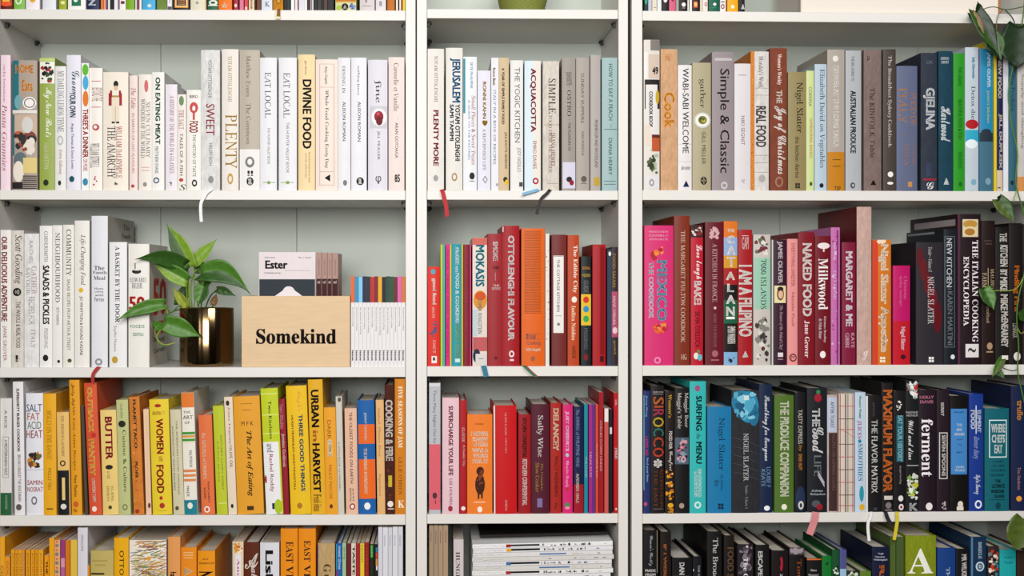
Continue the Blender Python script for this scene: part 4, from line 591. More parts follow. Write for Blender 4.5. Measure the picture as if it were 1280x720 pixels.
# ------------------------------------------------------------------ parse the catalogue of books
ROWN = {0: 'top row', 1: 'upper row', 2: 'middle row', 3: 'lower row', 4: 'bottom row'}
CASEN = {'L': 'plant bookcase', 'C': 'narrow bookcase', 'R': 'vine bookcase'}
BOOKS = []; seg = None
for ln in CATALOGUE.strip().split('\n'):
    if ln[0] == '@':
        p = ln[1:].split(); seg = (CASES[p[1]], int(p[2]), float(p[3]), float(p[4]), float(p[5])); continue
    q = [x.strip() for x in ln.split(' | ')]
    nums = [float(x) for x in q[0].split(',')]
    BOOKS.append((seg, nums, q[1].split(','), q[2], [it.split(':', 3) if it[0] not in 'vhY' else it.split(':', 4) for it in q[3:]]))
keys = {('B', 'Somekind'), ('b', 'Ester'), ('s', 'Field notes'), ('s', 'No. 1 series'), ('s', 'Published by'), ('s', 'the journal of cooking'), ('b', 'issue'), ('s', 'collected food writing'), ('b', 'vol')}
for bk in BOOKS:
    for it in bk[4]:
        if it[0] in 'vhY': keys.add((it[1], it[4]))
prepare_text(sorted(keys))
def put_text(mb, key, fn, m_):
    v, f = TEXT[key]
    if v: mb.add([fn(a, b) for a, b in v], f, m_)
def clip(poly, k, c, keep_less):
    out = []
    for i in range(len(poly)):
        a, b = poly[i - 1], poly[i]; ia = (a[k] <= c) == keep_less; ib = (b[k] <= c) == keep_less
        if ia != ib:
            t = (c - a[k]) / (b[k] - a[k]); out.append((a[0] + (b[0] - a[0]) * t, a[1] + (b[1] - a[1]) * t))
        if ib: out.append(b)
    return out
def wrap_text(mb, key, flat, lift, nodes, m_):
    """lettering cut along the facets of a rounded spine so that it lies on them; flat: letter space -> (x, z) on the spine"""
    v, f = TEXT[key]
    if not v: return
    p = [flat(a, b) for a, b in v]; V = []; Fc = []
    if not nodes:
        mb.add([lift(*q) for q in p], f, m_); return
    idx = {}
    def vid(q):
        q = (round(q[0], 7), round(q[1], 7))
        if q not in idx: idx[q] = len(V); V.append(lift(*q))
        return idx[q]
    for g in f:
        poly = [p[i] for i in g]; lo = min(q[0] for q in poly); hi = max(q[0] for q in poly); rest = poly
        for c in nodes:
            if c <= lo or c >= hi or len(rest) < 3: continue
            a = clip(rest, 0, c, True); rest = clip(rest, 0, c, False)
            if len(a) >= 3:
                ids = list(dict.fromkeys(vid(q) for q in a))
                if len(ids) > 2: Fc.append(tuple(ids))
        if len(rest) >= 3:
            ids = list(dict.fromkeys(vid(q) for q in rest))
            if len(ids) > 2: Fc.append(tuple(ids))
    mb.add(V, Fc, m_)

def book_shell(w_, d, h, bulge, hard, spine, board):
    """cover: two boards joined by a spine that bows forward a little"""
    t = 0.0024 if hard else 0.0005
    t = min(t, w_ * 0.2); n = 7
    ou = [(0, d, 0)]; inn = [(t, d)]; 
    outer = [(0.0, d)]; inner = [(t, d)]
    for i in range(n + 1):
        x = w_ * i / n; y = -bulge * (1 - (2 * x / w_ - 1) ** 2)
        e = 0.0007 if i in (0, n) else 0
        outer.append((x, y)); inner.append((t + (w_ - 2 * t) * i / n, y + t + e))
    outer.append((w_, d)); inner.append((w_ - t, d))
    k = len(outer); mb = MB(); vs_ = [(x, y, z) for z in (0, h) for x, y in outer] + [(x, y, z) for z in (0, h) for x, y in inner]
    f1 = []; f2 = []
    for i in range(k - 1):
        g = f2 if i in (0, k - 2) else f1
        g.append((i, i + 1, k + i + 1, k + i))                        # outside
        g.append((2 * k + i + 1, 2 * k + i, 3 * k + i, 3 * k + i + 1))  # inside
        g.append((k + i, k + i + 1, 3 * k + i + 1, 3 * k + i)); g.append((i + 1, i, 2 * k + i, 2 * k + i + 1))
    f2 += [(0, k, 3 * k, 2 * k), (k - 1, 3 * k - 1, 4 * k - 1, 2 * k - 1)]
    mb.add(vs_, f1, spine); mb.mi(board); kk = mb.mi(board)
    for f in f2: mb.f.append(f); mb.m.append(kk)
    return mb, t

PREV = {}
def make_book(bk):
    (c, row, ox, oy, sc), nums, colk, desc, items = bk
    x0, x1, top = nums[:3]; lean = nums[3] if len(nums) > 3 else 0
    hexc = colk[0]; kd = colk[1] if len(colk) > 1 else ''
    px0, px1, ptop, plean = ox + x0 * sc, ox + x1 * sc, oy + top * sc, lean * sc
    soft = kd == 'p'
    d0 = 0.0035 + random.random() * 0.004
    S0, S1 = c.s(px0, d0) + 0.0002, c.s(px1, d0) - 0.0002
    lo_, hi_ = INNER[c.key]; S0 = max(S0, lo_ + 0.0004); S1 = min(S1, hi_ - 0.0004 - max(0.0, c.s(px0 + plean, d0) - c.s(px0, d0)))
    if (c.key, row) in PREV:                            # stand clear of the neighbour on the left, foot and head
        pb, ph_ = PREV[c.key, row]; ln_ = c.s(px0 + plean, d0) - c.s(px0, d0)
        need = max(pb + 0.0003 - (S0 + ln_), ph_ + 0.0003 - S0)
        if 0 < need < 0.006: S0 += need
    W = max(0.0015, S1 - S0); zs = SHELF[c.key, row + 1][0] + 0.0001
    H = c.z((px0 + px1) / 2, ptop, d0) - zs
    H = min(H, SHELF[c.key, row][1] - zs - 0.002)
    pbot = CY + (EZ - zs) * F / (D + c.w(S0, d0, 0).y)
    k = c.s(px0 + plean, d0) - c.s(px0, d0)
    ry = -math.atan(k / H)
    PREV[c.key, row] = (S0 + k + W / math.cos(ry), S0 + W / math.cos(ry))
    if H < 0.16: DP = 0.125
    else: DP = min(0.232, H * 0.76 + random.uniform(-0.008, 0.008))
    if hexc == 'cdaea4' or hexc == '2c1820': DP = 0.24
    hard = not soft and W > 0.009
    name = 'paperback' if soft else ('booklet' if W < 0.0095 else 'book')
    label = desc + ', ' + ROWN[row] + ', ' + CASEN[c.key]
    grp = {'book': 'hardback and thick books', 'paperback': 'slim paperbacks', 'booklet': 'thin books'}[name] + ' on the ' + ROWN[row] + ' of the ' + CASEN[c.key]
    root = empty(name, c.w(S0 + k, d0, zs), c.t, label, {'book': 'book', 'paperback': 'paperback', 'booklet': 'booklet'}[name], grp, ry)
    bulge = min(0.0024, 0.065 * W) if hard else 0.0
    spine = mat(hexc, 'x' if kd == 'x' else 'cover'); board = spine
    for it in items:
        if it[0] in 'XZ': board = mat(it[1])
    mb, t = book_shell(W, DP, H, bulge, hard, spine, board); mb.build('cover', root)
    pg = MB(); ins = 0.003 if hard else 0.0003
    pg.box((t, t + 0.0008, ins), (W - t, DP - (0.004 if hard else 0.0005), H - ins), random.choice(PAGE)); pg.build('page_block', root)
    # ---- printing on the spine
    lay = [0]
    knots = [(W * i / 7, -bulge * (1 - (2 * i / 7 - 1) ** 2)) for i in range(8)]
    nodes = [q[0] for q in knots[1:-1]] if bulge > 0.0002 else []
    def surf(x, z, extra=0.0):
        i = max(0, min(6, int(x / W * 7))); t = x / W * 7 - i
        return (x, knots[i][1] * (1 - t) + knots[i + 1][1] * t - 0.00012 - 0.00003 * lay[0] - extra, z)
    def conv(cx, cy):
        X, Y = ox + cx * sc, oy + cy * sc
        X -= plean * (Y - ptop) / max(1, pbot - ptop)
        p = c.loc(X, Y, d0); return p.x - S0 + 0.0, p.z - zs
    def bx(s_):
        a = [float(q) for q in s_.split(',')]
        X0, Z1 = conv(a[0], a[1]); X1, Z0 = conv(a[2], a[3])
        cl = lambda v, lo, hi: max(lo, min(hi, v))
        return cl(X0, 0.0002, W - 0.0002), cl(X1, 0.0002, W - 0.0002), cl(Z0, 0.0002, H - 0.0002), cl(Z1, 0.0002, H - 0.0002)
    pr = MB(); tx = MB()
    def strips(xs, lo, hi, m_):
        v = []; f = []; X = [xs[0]]; A = [lo[0]]; B = [hi[0]]
        for i in range(1, len(xs)):                          # extra cuts where the rounded spine turns
            for c_ in nodes:
                if xs[i - 1] + 1e-6 < c_ < xs[i] - 1e-6:
                    t = (c_ - xs[i - 1]) / (xs[i] - xs[i - 1]); X.append(c_); A.append(lo[i - 1] + (lo[i] - lo[i - 1]) * t); B.append(hi[i - 1] + (hi[i] - hi[i - 1]) * t)
            X.append(xs[i]); A.append(lo[i]); B.append(hi[i])
        xs, lo, hi = X, A, B
        for i, x in enumerate(xs): v += [surf(x, lo[i]), surf(x, hi[i])]
        for i in range(len(xs) - 1): f.append((2 * i, 2 * i + 2, 2 * i + 3, 2 * i + 1))
        pr.add(v, f, m_)
    def ell(cx_, cz, rx, rz, m_, n=10, wob=0.0):
        xs = [cx_ - rx * math.cos(math.pi * i / n) for i in range(n + 1)]; hh = [rz * math.sin(math.pi * i / n) for i in range(n + 1)]
        lo = []; hi = []; X = []
        for x, q in zip(xs, hh):
            x = max(0.0001, min(W - 0.0001, x)); X.append(x)
            lo.append(max(0.0001, cz - q * (1 + wob * random.uniform(-1, 1)))); hi.append(min(H - 0.0001, cz + q * (1 + wob * random.uniform(-1, 1))))
        strips(X, lo, hi, m_)
    for it in items:
        lay[0] += 1; cde = it[0]
        if cde in 'vh':
            X0, X1, Z0, Z1 = bx(it[3]); mi = mat(it[2], 'ink')
            if cde == 'v': wrap_text(tx, (it[1], it[4]), lambda a, b: (X0 + b * (X1 - X0), Z1 - a * (Z1 - Z0)), surf, nodes, mi)
            else: wrap_text(tx, (it[1], it[4]), lambda a, b: (X0 + a * (X1 - X0), Z0 + b * (Z1 - Z0)), surf, nodes, mi)
        elif cde == 'r':
            X0, X1, Z0, Z1 = bx(it[2]); n = 1
            xs = [X0 + (X1 - X0) * i / n for i in range(n + 1)]; strips(xs, [Z0] * (n + 1), [Z1] * (n + 1), mat(it[1], 'ink'))
        elif cde == 'c':
            X0, X1, Z0, Z1 = bx(it[2]); ell((X0 + X1) / 2, (Z0 + Z1) / 2, (X1 - X0) / 2, (Z1 - Z0) / 2, mat(it[1], 'ink'))
        elif cde == 's':
            X0, X1, Z0, Z1 = bx(it[2]); cs = it[1].split('+')
            for j in range(int(it[3])):
                rx = (X1 - X0) * random.uniform(0.06, 0.2); rz = rx * random.uniform(0.5, 1.4); lay[0] += 0.3
                ell(random.uniform(X0 + rx, X1 - rx), random.uniform(Z0 + rz, max(Z0 + rz, Z1 - rz)), rx, rz, mat(cs[j % len(cs)], 'ink'), 6, 0.5)
        elif cde == 'g':
            X0, X1, Z0, Z1 = bx(it[2]); n = int(it[3]); mi = mat(it[1], 'ink')
            for j in range(n):
                z = Z1 - (Z1 - Z0) * (j + 0.5) / n; x = X0; hz = (Z1 - Z0) / n * 0.22
                while x < X1 - 0.0005:
                    l_ = random.uniform(0.0007, 0.0022); e = min(X1, x + l_); strips([x, e], [z - hz] * 2, [z + hz] * 2, mi); x = e + 0.0005
        elif cde == 'z':
            a = it[3].split(':'); bx_, n = bx(a[0]), int(a[1]); X0, X1, Z0, Z1 = bx_
            for j in range(n):
                za = Z0 + (Z1 - Z0) * j / n; strips([X0, X1], [za] * 2, [za + (Z1 - Z0) / n * 0.5] * 2, mat(it[1], 'ink'))
        elif cde == 'k':
            X0, X1, Z0, Z1 = bx(it[2]); cs = it[1].split('+')
            for j in range(int(it[3])):
                lay[0] += 0.2; z = random.uniform(Z0, Z1); xa = random.uniform(X0, X1 - 0.01); ln_ = random.uniform(0.01, 0.03); sl = random.uniform(-0.25, 0.75); th = random.uniform(0.0003, 0.0008); cv = random.uniform(-8, 8)
                xs = [min(X1, xa + ln_ * i / 5) for i in range(6)]; zz = [max(Z0 + th, min(Z1 - th, z + sl * (x - xa) + cv * (x - xa) ** 2)) for x in xs]
                strips(xs, [q - th for q in zz], [q + th for q in zz], mat(cs[j % len(cs)], 'ink'))
        elif cde == 'l':
            X0, X1, Z0, Z1 = bx(it[2])
            for j in range(int(it[3])):
                z = Z1 - (Z1 - Z0) * (j + 0.3) / int(it[3]); strips([X0, (X0 + X1) / 2, X1], [z, z - 0.006, z - 0.016], [z + 0.0006, z - 0.0052, z - 0.0154], mat(it[1], 'ink'))
        elif cde == 'Y':                      # lettering on the cover turned towards the room
            a = [float(q) for q in it[3].split(',')]; px = [ox + q * sc for q in (a[0], a[2])]; py = [oy + q * sc for q in (a[1], a[3])]
            da, db = c.dep(px[0], S0 + W), c.dep(px[1], S0 + W); dm = (da + db) / 2
            za = c.z((px[0] + px[1]) / 2, py[0], dm) - zs; zb = c.z((px[0] + px[1]) / 2, py[1], dm) - zs
            db = min(db, DP + d0 - 0.003)
            put_text(tx, (it[1], it[4]), lambda u, v_: (W + 0.0002, da - d0 + u * (db - da), zb + v_ * (za - zb)), mat(it[2], 'ink'))
        elif cde == 'W':                      # pale panel on the cover turned away from the window
            a = [float(q) for q in it[2].split(',')]; px = [ox + q * sc for q in (a[0], a[2])]; py = [oy + q * sc for q in (a[1], a[3])]
            da, db = c.dep(px[0], S0), c.dep(px[1], S0); da = min(da, DP + d0 - 0.004); db = max(db, d0 + 0.004)
            dm = (da + db) / 2; za = min(H - 0.003, c.z((px[0] + px[1]) / 2, py[0], dm) - zs); zb = c.z((px[0] + px[1]) / 2, py[1], dm) - zs
            pr.add([(-0.0002, da - d0, zb), (-0.0002, db - d0, zb), (-0.0002, db - d0, za), (-0.0002, da - d0, za)], [(0, 1, 2, 3)], mat(it[1], 'ink'))
        elif cde == 'b':                      # ribbon bookmark hanging out over the shelf edge
            wd, pts = it[2], it[3]
            pp = [tuple(float(q) for q in s_.split(',')) for s_ in pts.split(';')]
            path = []
            M = (Matrix.Translation(root.location) @ root.rotation_euler.to_matrix().to_4x4()).inverted()
            for j, (a, b_) in enumerate(pp): path.append(c.P(ox + a * sc, oy + b_ * sc, 0.012 if j == 0 else -0.005 - 0.001 * min(j, 4)))
            if path[1].z > zs: path[1].z = zs - 0.001
            path[0] = c.P(ox + pp[0][0] * sc, oy + pp[0][1] * sc, 0.003); path[0].z = zs + 0.0008
            mid = c.P(ox + (pp[0][0] * 0.6 + pp[1][0] * 0.4) * sc, 0, -0.006); mid.z = zs + 0.0006; path.insert(1, mid)
            path = chaikin(path, 2); hw = float(wd) * sc * D / F / 2; v = []; f = []
            for j, p in enumerate(path):
                t_ = path[min(j + 1, len(path) - 1)] - path[max(j - 1, 0)]; t_.y = 0; t_.normalize()
                nn = Vector((t_.z, 0, -t_.x)) if abs(t_.length) > 1e-6 else Vector((1, 0, 0))
                if j < 5: nn = Vector((1, 0, 0))
                q = p
                v += [M @ (q - nn * hw), M @ (q + nn * hw), M @ (q + nn * hw + Vector((0, 0.0004, 0))), M @ (q - nn * hw + Vector((0, 0.0004, 0)))]
            for j in range(len(path) - 1):
                for e in range(4): f.append((4 * j + e, 4 * j + (e + 1) % 4, 4 * j + 4 + (e + 1) % 4, 4 * j + 4 + e))
            rb = MB(); rb.add(v, f, mat(it[1], 'check' if it[1] == 'c8505c' else 'cloth', 0.6)); o = rb.build('bookmark_ribbon', root)
            if 'tassel' in desc: o['label'] = 'gold tassel cord' if it[1] == '8c6018' else 'cream tassel tip'
    if pr.v: pr.build('spine_print', root)
    if tx.v: tx.build('lettering', root)
    return root
for b in BOOKS: make_book(b)

# ------------------------------------------------------------------ slim journals with coloured heads beside the wooden box
JC = [('e8733a', 'orange'), ('3a9cc4', 'mid blue'), ('8fd0ee', 'pale sky blue'), ('1f2050', 'navy'), ('1c3034', 'charcoal'), ('c8242a', 'bright red'), ('8a1c20', 'dark red'), ('eeb424', 'yellow'),
      ('12141c', 'black'), ('2c4c3c', 'grey green'), ('0f5c3c', 'emerald'), ('7c1c24', 'burgundy'), ('e070b8', 'pink'), ('d8803c', 'amber')]
zs = SHELF['L', 3][0] + 0.0001
for i, (hx, nm) in enumerate(JC):
    a, b = 438.6 + i * 4.86, 438.6 + (i + 1) * 4.86
    S0, S1 = L.s(a, 0.005) + 0.00015, L.s(b, 0.005) - 0.00015; W = S1 - S0; H = L.z(a, 345.5 + (i % 3) * 0.4, 0.005) - zs
    root = empty('journal', L.w(S0, 0.005, zs), L.t, 'slim white journal with a ' + nm + ' head band beside the wooden box', 'journal', 'slim white journals beside the wooden box')
    mb, t = book_shell(W, 0.16, H, 0.0003, False, mat('f0ecee'), mat('f0ecee')); mb.build('cover', root)
    pg = MB(); pg.box((t, t + 0.0004, 0.0003), (W - t, 0.159, H - 0.0003), PAGE[2]); pg.build('page_block', root)
    hb = MB(); zb = L.z(a, 378, 0.005) - zs
    hb.box((0.00005, -0.0006, zb), (W - 0.00005, 0.02, H + 0.0002), mat(hx)); hb.build('head_band', root)['label'] = nm + ' head band'
    tx = MB(); g = mat('77706f', 'ink')
    za, zc = L.z(a, 384, 0) - zs, L.z(a, 408 + (i * 5) % 12, 0) - zs
    put_text(tx, ('s', 'the journal of cooking'), lambda u, v: (W * (0.3 + 0.4 * v), -0.0005, za - u * (za - zc)), g)
    zd, ze = L.z(a, 438, 0) - zs, L.z(a, 451, 0) - zs
    put_text(tx, ('b', 'issue'), lambda u, v: (W * (0.25 + 0.5 * v), -0.0005, zd - u * (zd - ze)), mat('4c4648', 'ink'))
    tx.build('lettering', root)

# ------------------------------------------------------------------ wooden box with its cards and slim books
wood = mat('e6c9a2', 'wood', 0.5)
d0 = 0.006
S0, S1 = L.s(302, d0), L.s(438, d0); W = S1 - S0 - 0.0006; H = L.z(370, 370, d0) - zs; DB = 0.13; th = 0.005
box = empty('wooden_box', L.w(S0, d0, zs), L.t, 'pale plywood box with bold dark lettering, holding slim books', 'box')
def prt(name, a, b, root, m_, bev=0.0006): mb = MB(); mb.box(a, b, m_); return mb.build(name, root, bevel=bev)
prt('front_panel', (0, 0, 0), (W, th, H), box, wood); prt('back_panel', (0, DB - th, 0), (W, DB, H), box, wood)
prt('side_panel', (0, th, 0), (th, DB - th, H), box, wood); prt('side_panel', (W - th, th, 0), (W, DB - th, H), box, wood); prt('base', (th, th, 0), (W - th, DB - th, th), box, wood)
tx = MB(); xa, xb = L.s(320, d0) - S0, L.s(420.5, d0) - S0; za, zb = L.z(370, 411, d0) - zs, L.z(370, 430, d0) - zs
put_text(tx, ('B', 'Somekind'), lambda u, v: (xa + u * (xb - xa), -0.0003, zb + v * (za - zb)), mat('24100a', 'ink'))
o = tx.build('lettering', box)
# the faced booklet
d1 = d0 + 0.012; z1 = zs + th + 0.0002
a, b = L.s(323.5, d1), L.s(394.5, d1); W1 = b - a; H1 = L.z(358, 315, d1) - z1
card = empty('booklet', L.w(a, d1, z1), L.t, 'pale pink and slate booklet facing out of the wooden box', 'booklet')
prt('cover', (0, 0, 0), (W1, 0.006, H1), card, mat('eae0e2'), 0.0004)
pr = MB(); zz = lambda py: L.z(358, py, d1) - z1; xx = lambda px: L.s(px, d1) - a
pr.box((0.001, -0.0003, 0.001), (W1 - 0.001, 0.0, zz(349)), mat('363f48', 'ink')); pr.build('slate_panel', card)
pr = MB(); pts = [(338, 375), (342, 371), (348, 367), (353, 363.5), (356, 359.5), (359, 358), (363, 358), (366, 359.5), (369, 363.5), (374, 367), (379, 371), (383, 375)]
v = [(xx(p), -0.0006, zz(q)) for p, q in pts]; pr.add(v, [tuple(range(len(v)))], mat('efe8ea', 'ink')); pr.box((xx(356), -0.0002, zz(338.4)), (xx(388), 0, zz(338)), mat('a8a0a2', 'ink')); pr.build('white_shape', card)
tx = MB(); ink = mat('222024', 'ink')
for st, s_, bb in (('b', 'Ester', (331.5, 325.5, 359.5, 336)), ('s', 'Field notes', (331, 321, 344, 322.6)), ('s', 'No. 1 series', (373, 321, 389, 322.6)), ('s', 'Published by', (331, 340.3, 351, 342.3))):
    X0, X1, Z1, Z0 = xx(bb[0]), xx(bb[2]), zz(bb[1]), zz(bb[3])
    put_text(tx, (st, s_), lambda u, v: (X0 + u * (X1 - X0), -0.0004, Z0 + v * (Z1 - Z0)), ink)
tx.build('lettering', card)
for i, (pa, pb) in enumerate(((395.3, 402), (402.3, 409), (409.3, 415), (415.3, 422.7))):
    a, b = L.s(pa, d1), L.s(pb, d1) - 0.0002; W1 = b - a; H1 = L.z(400, 315.5 + 0.3 * i, d1) - z1
    r = empty('booklet', L.w(a, d1, z1), L.t, ('first', 'second', 'third', 'fourth')[i] + ' dusty pink and maroon spine standing in the wooden box', 'booklet', 'booklets in the wooden box')
    mb, t = book_shell(W1, 0.1, H1, 0.0003, False, mat('b8968c'), mat('b8968c')); mb.build('cover', r)
    pg = MB(); pg.box((t, t + 0.0003, 0.0003), (W1 - t, 0.099, H1 - 0.0003), PAGE[2]); pg.build('page_block', r)
    pr = MB(); z2 = L.z(400, 348.5, d1) - z1
    pr.box((0.0004, -0.0006, 0.001), (W1 - 0.0004, -0.0001, z2), mat('4a1418', 'ink')); pr.build('maroon_panel', r)
    tx = MB(); zt, zu = L.z(400, 324, d1) - z1, L.z(400, 344, d1) - z1
    put_text(tx, ('s', 'collected food writing'), lambda u, v: (W1 * (0.4 + 0.25 * v), -0.0006, zt - u * (zt - zu)), mat('8c6c64', 'ink'))
    zt2, zu2 = L.z(400, 350.5, d1) - z1, L.z(400, 354.5, d1) - z1
    put_text(tx, ('b', 'vol'), lambda u, v: (W1 * (0.2 + 0.55 * u), -0.0008, zu2 + v * (zt2 - zu2)), mat('e8d8d4', 'ink')); tx.build('lettering', r)

# ------------------------------------------------------------------ stack of magazines lying flat, narrow bookcase
zb0 = SHELF['C', 5][0]; ztop = C.z(680, 680, 0.008)
NM = 30; ORD = 'topmost second third fourth fifth sixth seventh eighth ninth tenth eleventh twelfth thirteenth fourteenth fifteenth sixteenth seventeenth eighteenth nineteenth twentieth'.split()
inks = [mat(h, 'ink') for h in ('1c1c20', '6c6c70', '9c9ca0', 'b02430', 'e0b028', '3c78b0', '1f6c4c', 'c8c4c0', '88868a', '44464c')]
z = zb0 + 0.0002
for i in range(NM):
    th = (ztop - zb0) / NM; n = NM - 1 - i; lab = (ORD[n] + ' magazine down') if 0 < n < 20 else ('topmost magazine' if n == 0 else 'magazine low down')
    a = C.s(590.5 + random.uniform(-0.6, 1.2), 0.008); b = C.s(766 + random.uniform(-3, 1.5), 0.008); W1 = b - a
    r = empty('magazine', C.w(a, 0.008 + random.uniform(0, 0.002), z), C.t, lab + ' in the flat pile on the bottom row', 'magazine', 'magazines lying in the flat pile', -R(1.25) * i / NM)
    shade = mat(random.choice(['efeeec', 'e6e4e2', 'f2f2f2', 'dfdcd8', 'e9e7ea']))
    mb = MB(); t = th - 0.0003 - W1 * math.tan(R(1.25) / NM)
    mb.box((0, 0, 0), (W1, 0.235, 0.0003), shade); mb.box((0, 0, t - 0.0003), (W1, 0.235, t), shade); mb.box((0, 0, 0.0003), (W1, 0.0004, t - 0.0003), shade); mb.build('cover', r)
    pg = MB(); pg.box((0.0003, 0.0006, 0.0003), (W1 - 0.0003, 0.2345, t - 0.0003), PAGE[2]); pg.build('page_block', r)
    if n < 14:
        pr = MB(); g = W1 / 180.0
        x = 0.002
        while x < W1 * 0.22:                                  # small spine lettering at the left
            l_ = random.uniform(0.4, 1.6) * g; zc_ = random.uniform(0.25, 0.65) * t
            pr.box((x, -0.0002, zc_), (x + l_, 0, zc_ + 0.0007), random.choice(inks[1:3] + inks[8:])); x += l_ + random.uniform(0.6, 2.2) * g
        if n in (0, 1, 4, 6, 9, 12):
            x = 43 * g; pr.box((x, -0.0003, t * 0.1), (x + 6 * g, 0, t * 0.8), inks[(3, 4, 0, 0, 5, 0, 3, 0, 0, 6, 0, 0, 3)[n]])
            pr.box((x + 6 * g, -0.0003, t * 0.3), (86 * g, 0, t * 0.75), inks[0 if n != 0 else 9])
            for q in range(16): xq = random.uniform(88, 150) * g; pr.box((xq, -0.0003, t * 0.2), (xq + random.uniform(0.5, 3) * g, 0, t * random.uniform(0.4, 0.8)), random.choice(inks[:3] + inks[7:]))
        elif n % 3 == 2: pr.box((86 * g, -0.0002, t * 0.3), (random.uniform(110, 140) * g, 0, t * 0.6), inks[5])
        for q in range(6): xq = random.uniform(95, 170) * g; pr.box((xq, -0.0002, t * 0.3), (xq + random.uniform(1, 6) * g, 0, t * 0.5), random.choice(inks[7:9]))
        pr.build('spine_print', r)
    z += th
r = empty('book', C.w(C.s(600, 0.06), 0.06, z + 0.0026), C.t, 'thin charcoal book lying on top of the magazine pile', 'book', None, -R(1.25))
W1 = C.s(760, 0.06) - C.s(600, 0.06); mb = MB(); mb.box((0, 0, 0), (W1, 0.17, 0.0012), mat('2c2420')); mb.box((0, 0, 0.0038), (W1, 0.17, 0.005), mat('2c2420')); mb.box((0, 0, 0.0012), (W1, 0.001, 0.0038), mat('2c2420')); mb.build('cover', r)
mb = MB(); mb.box((0.002, 0.0012, 0.0012), (W1 - 0.002, 0.168, 0.0038), PAGE[1]); mb.build('page_block', r)

# ------------------------------------------------------------------ green woven pot on the top row of the narrow bookcase
zt = SHELF['C', 1][0]
pc = C.w(C.s(653, 0.1), 0.1, zt + 0.0004); g = D / F * 1.04
prof = [(0, 0.0), (23.5 * g, 0.0), (24.5 * g, 0.002)]
for i in range(60): t = i / 59; prof.append(((24.8 + 8.5 * math.sin(t * 2.4)) * g, 0.003 + 0.115 * t))
prof += [(28 * g, 0.119), (26 * g, 0.117), (25 * g, 0.10), (0, 0.10)]
pot = empty('woven_pot', pc, 0, 'small green woven pot standing on the narrow bookcase', 'pot')
mb = lathe(prof, mat('8c9044', 'weave', 0.7), 96, lambda i, j: 1 + (0.018 * math.sin(j * math.pi / 2 + (i // 2 % 2) * math.pi) if 2 < i < 63 else 0)); mb.build('body', pot, smooth=True)
mb = lathe([(0, 0.101), (25 * g, 0.101)], mat('3c3024', 'soil', 0.9), 32); mb.build('soil', pot)
for k in range(9):
    a = k * 2.4; mb = MB(); pts = [(0.01 * math.cos(a), 0.01 * math.sin(a), 0.1), (0.03 * math.cos(a), 0.03 * math.sin(a), 0.15), (0.06 * math.cos(a), 0.05 * math.sin(a), 0.18)]
    mb.tube(chaikin(pts), 0.0015, mat('5c7c34', 'leaf'), 6); mb.build('stem', pot)

# ------------------------------------------------------------------ storage box, top row of the vine bookcase
d0 = 0.012; zt = SHELF['R', 1][0] + 0.0001
a, b = RC.s(1001, d0), RC.s(1250, d0); W1 = b - a; H1 = 0.14
r = empty('storage_box', RC.w(a, d0, zt), RC.t, 'cream storage box with a tan leather corner on the top row', 'box')
cl = mat('eee6dc', 'card', 0.7)
prt('body', (0, 0, 0), (W1, 0.17, H1), r, cl, 0.002)
prt('lid', (-0.002, -0.002, H1 - 0.03), (W1 + 0.002, 0.172, H1 + 0.003), r, cl, 0.001)
prt('corner_trim', (W1 - 0.004, -0.0008, 0.0005), (W1 + 0.001, 0.02, H1 - 0.031), r, mat('b07c50', 'leather', 0.5), 0.0004)
prt('corner_trim', (-0.0005, -0.0006, 0.0005), (0.0022, 0.02, H1 - 0.031), r, mat('e0d4c8', 'leather', 0.5), 0.0004)
prt('base_seam', (0.003, -0.0006, 0.0004), (W1 - 0.005, 0.01, 0.0018), r, mat('a8907c', 'leather', 0.5), 0.0001)

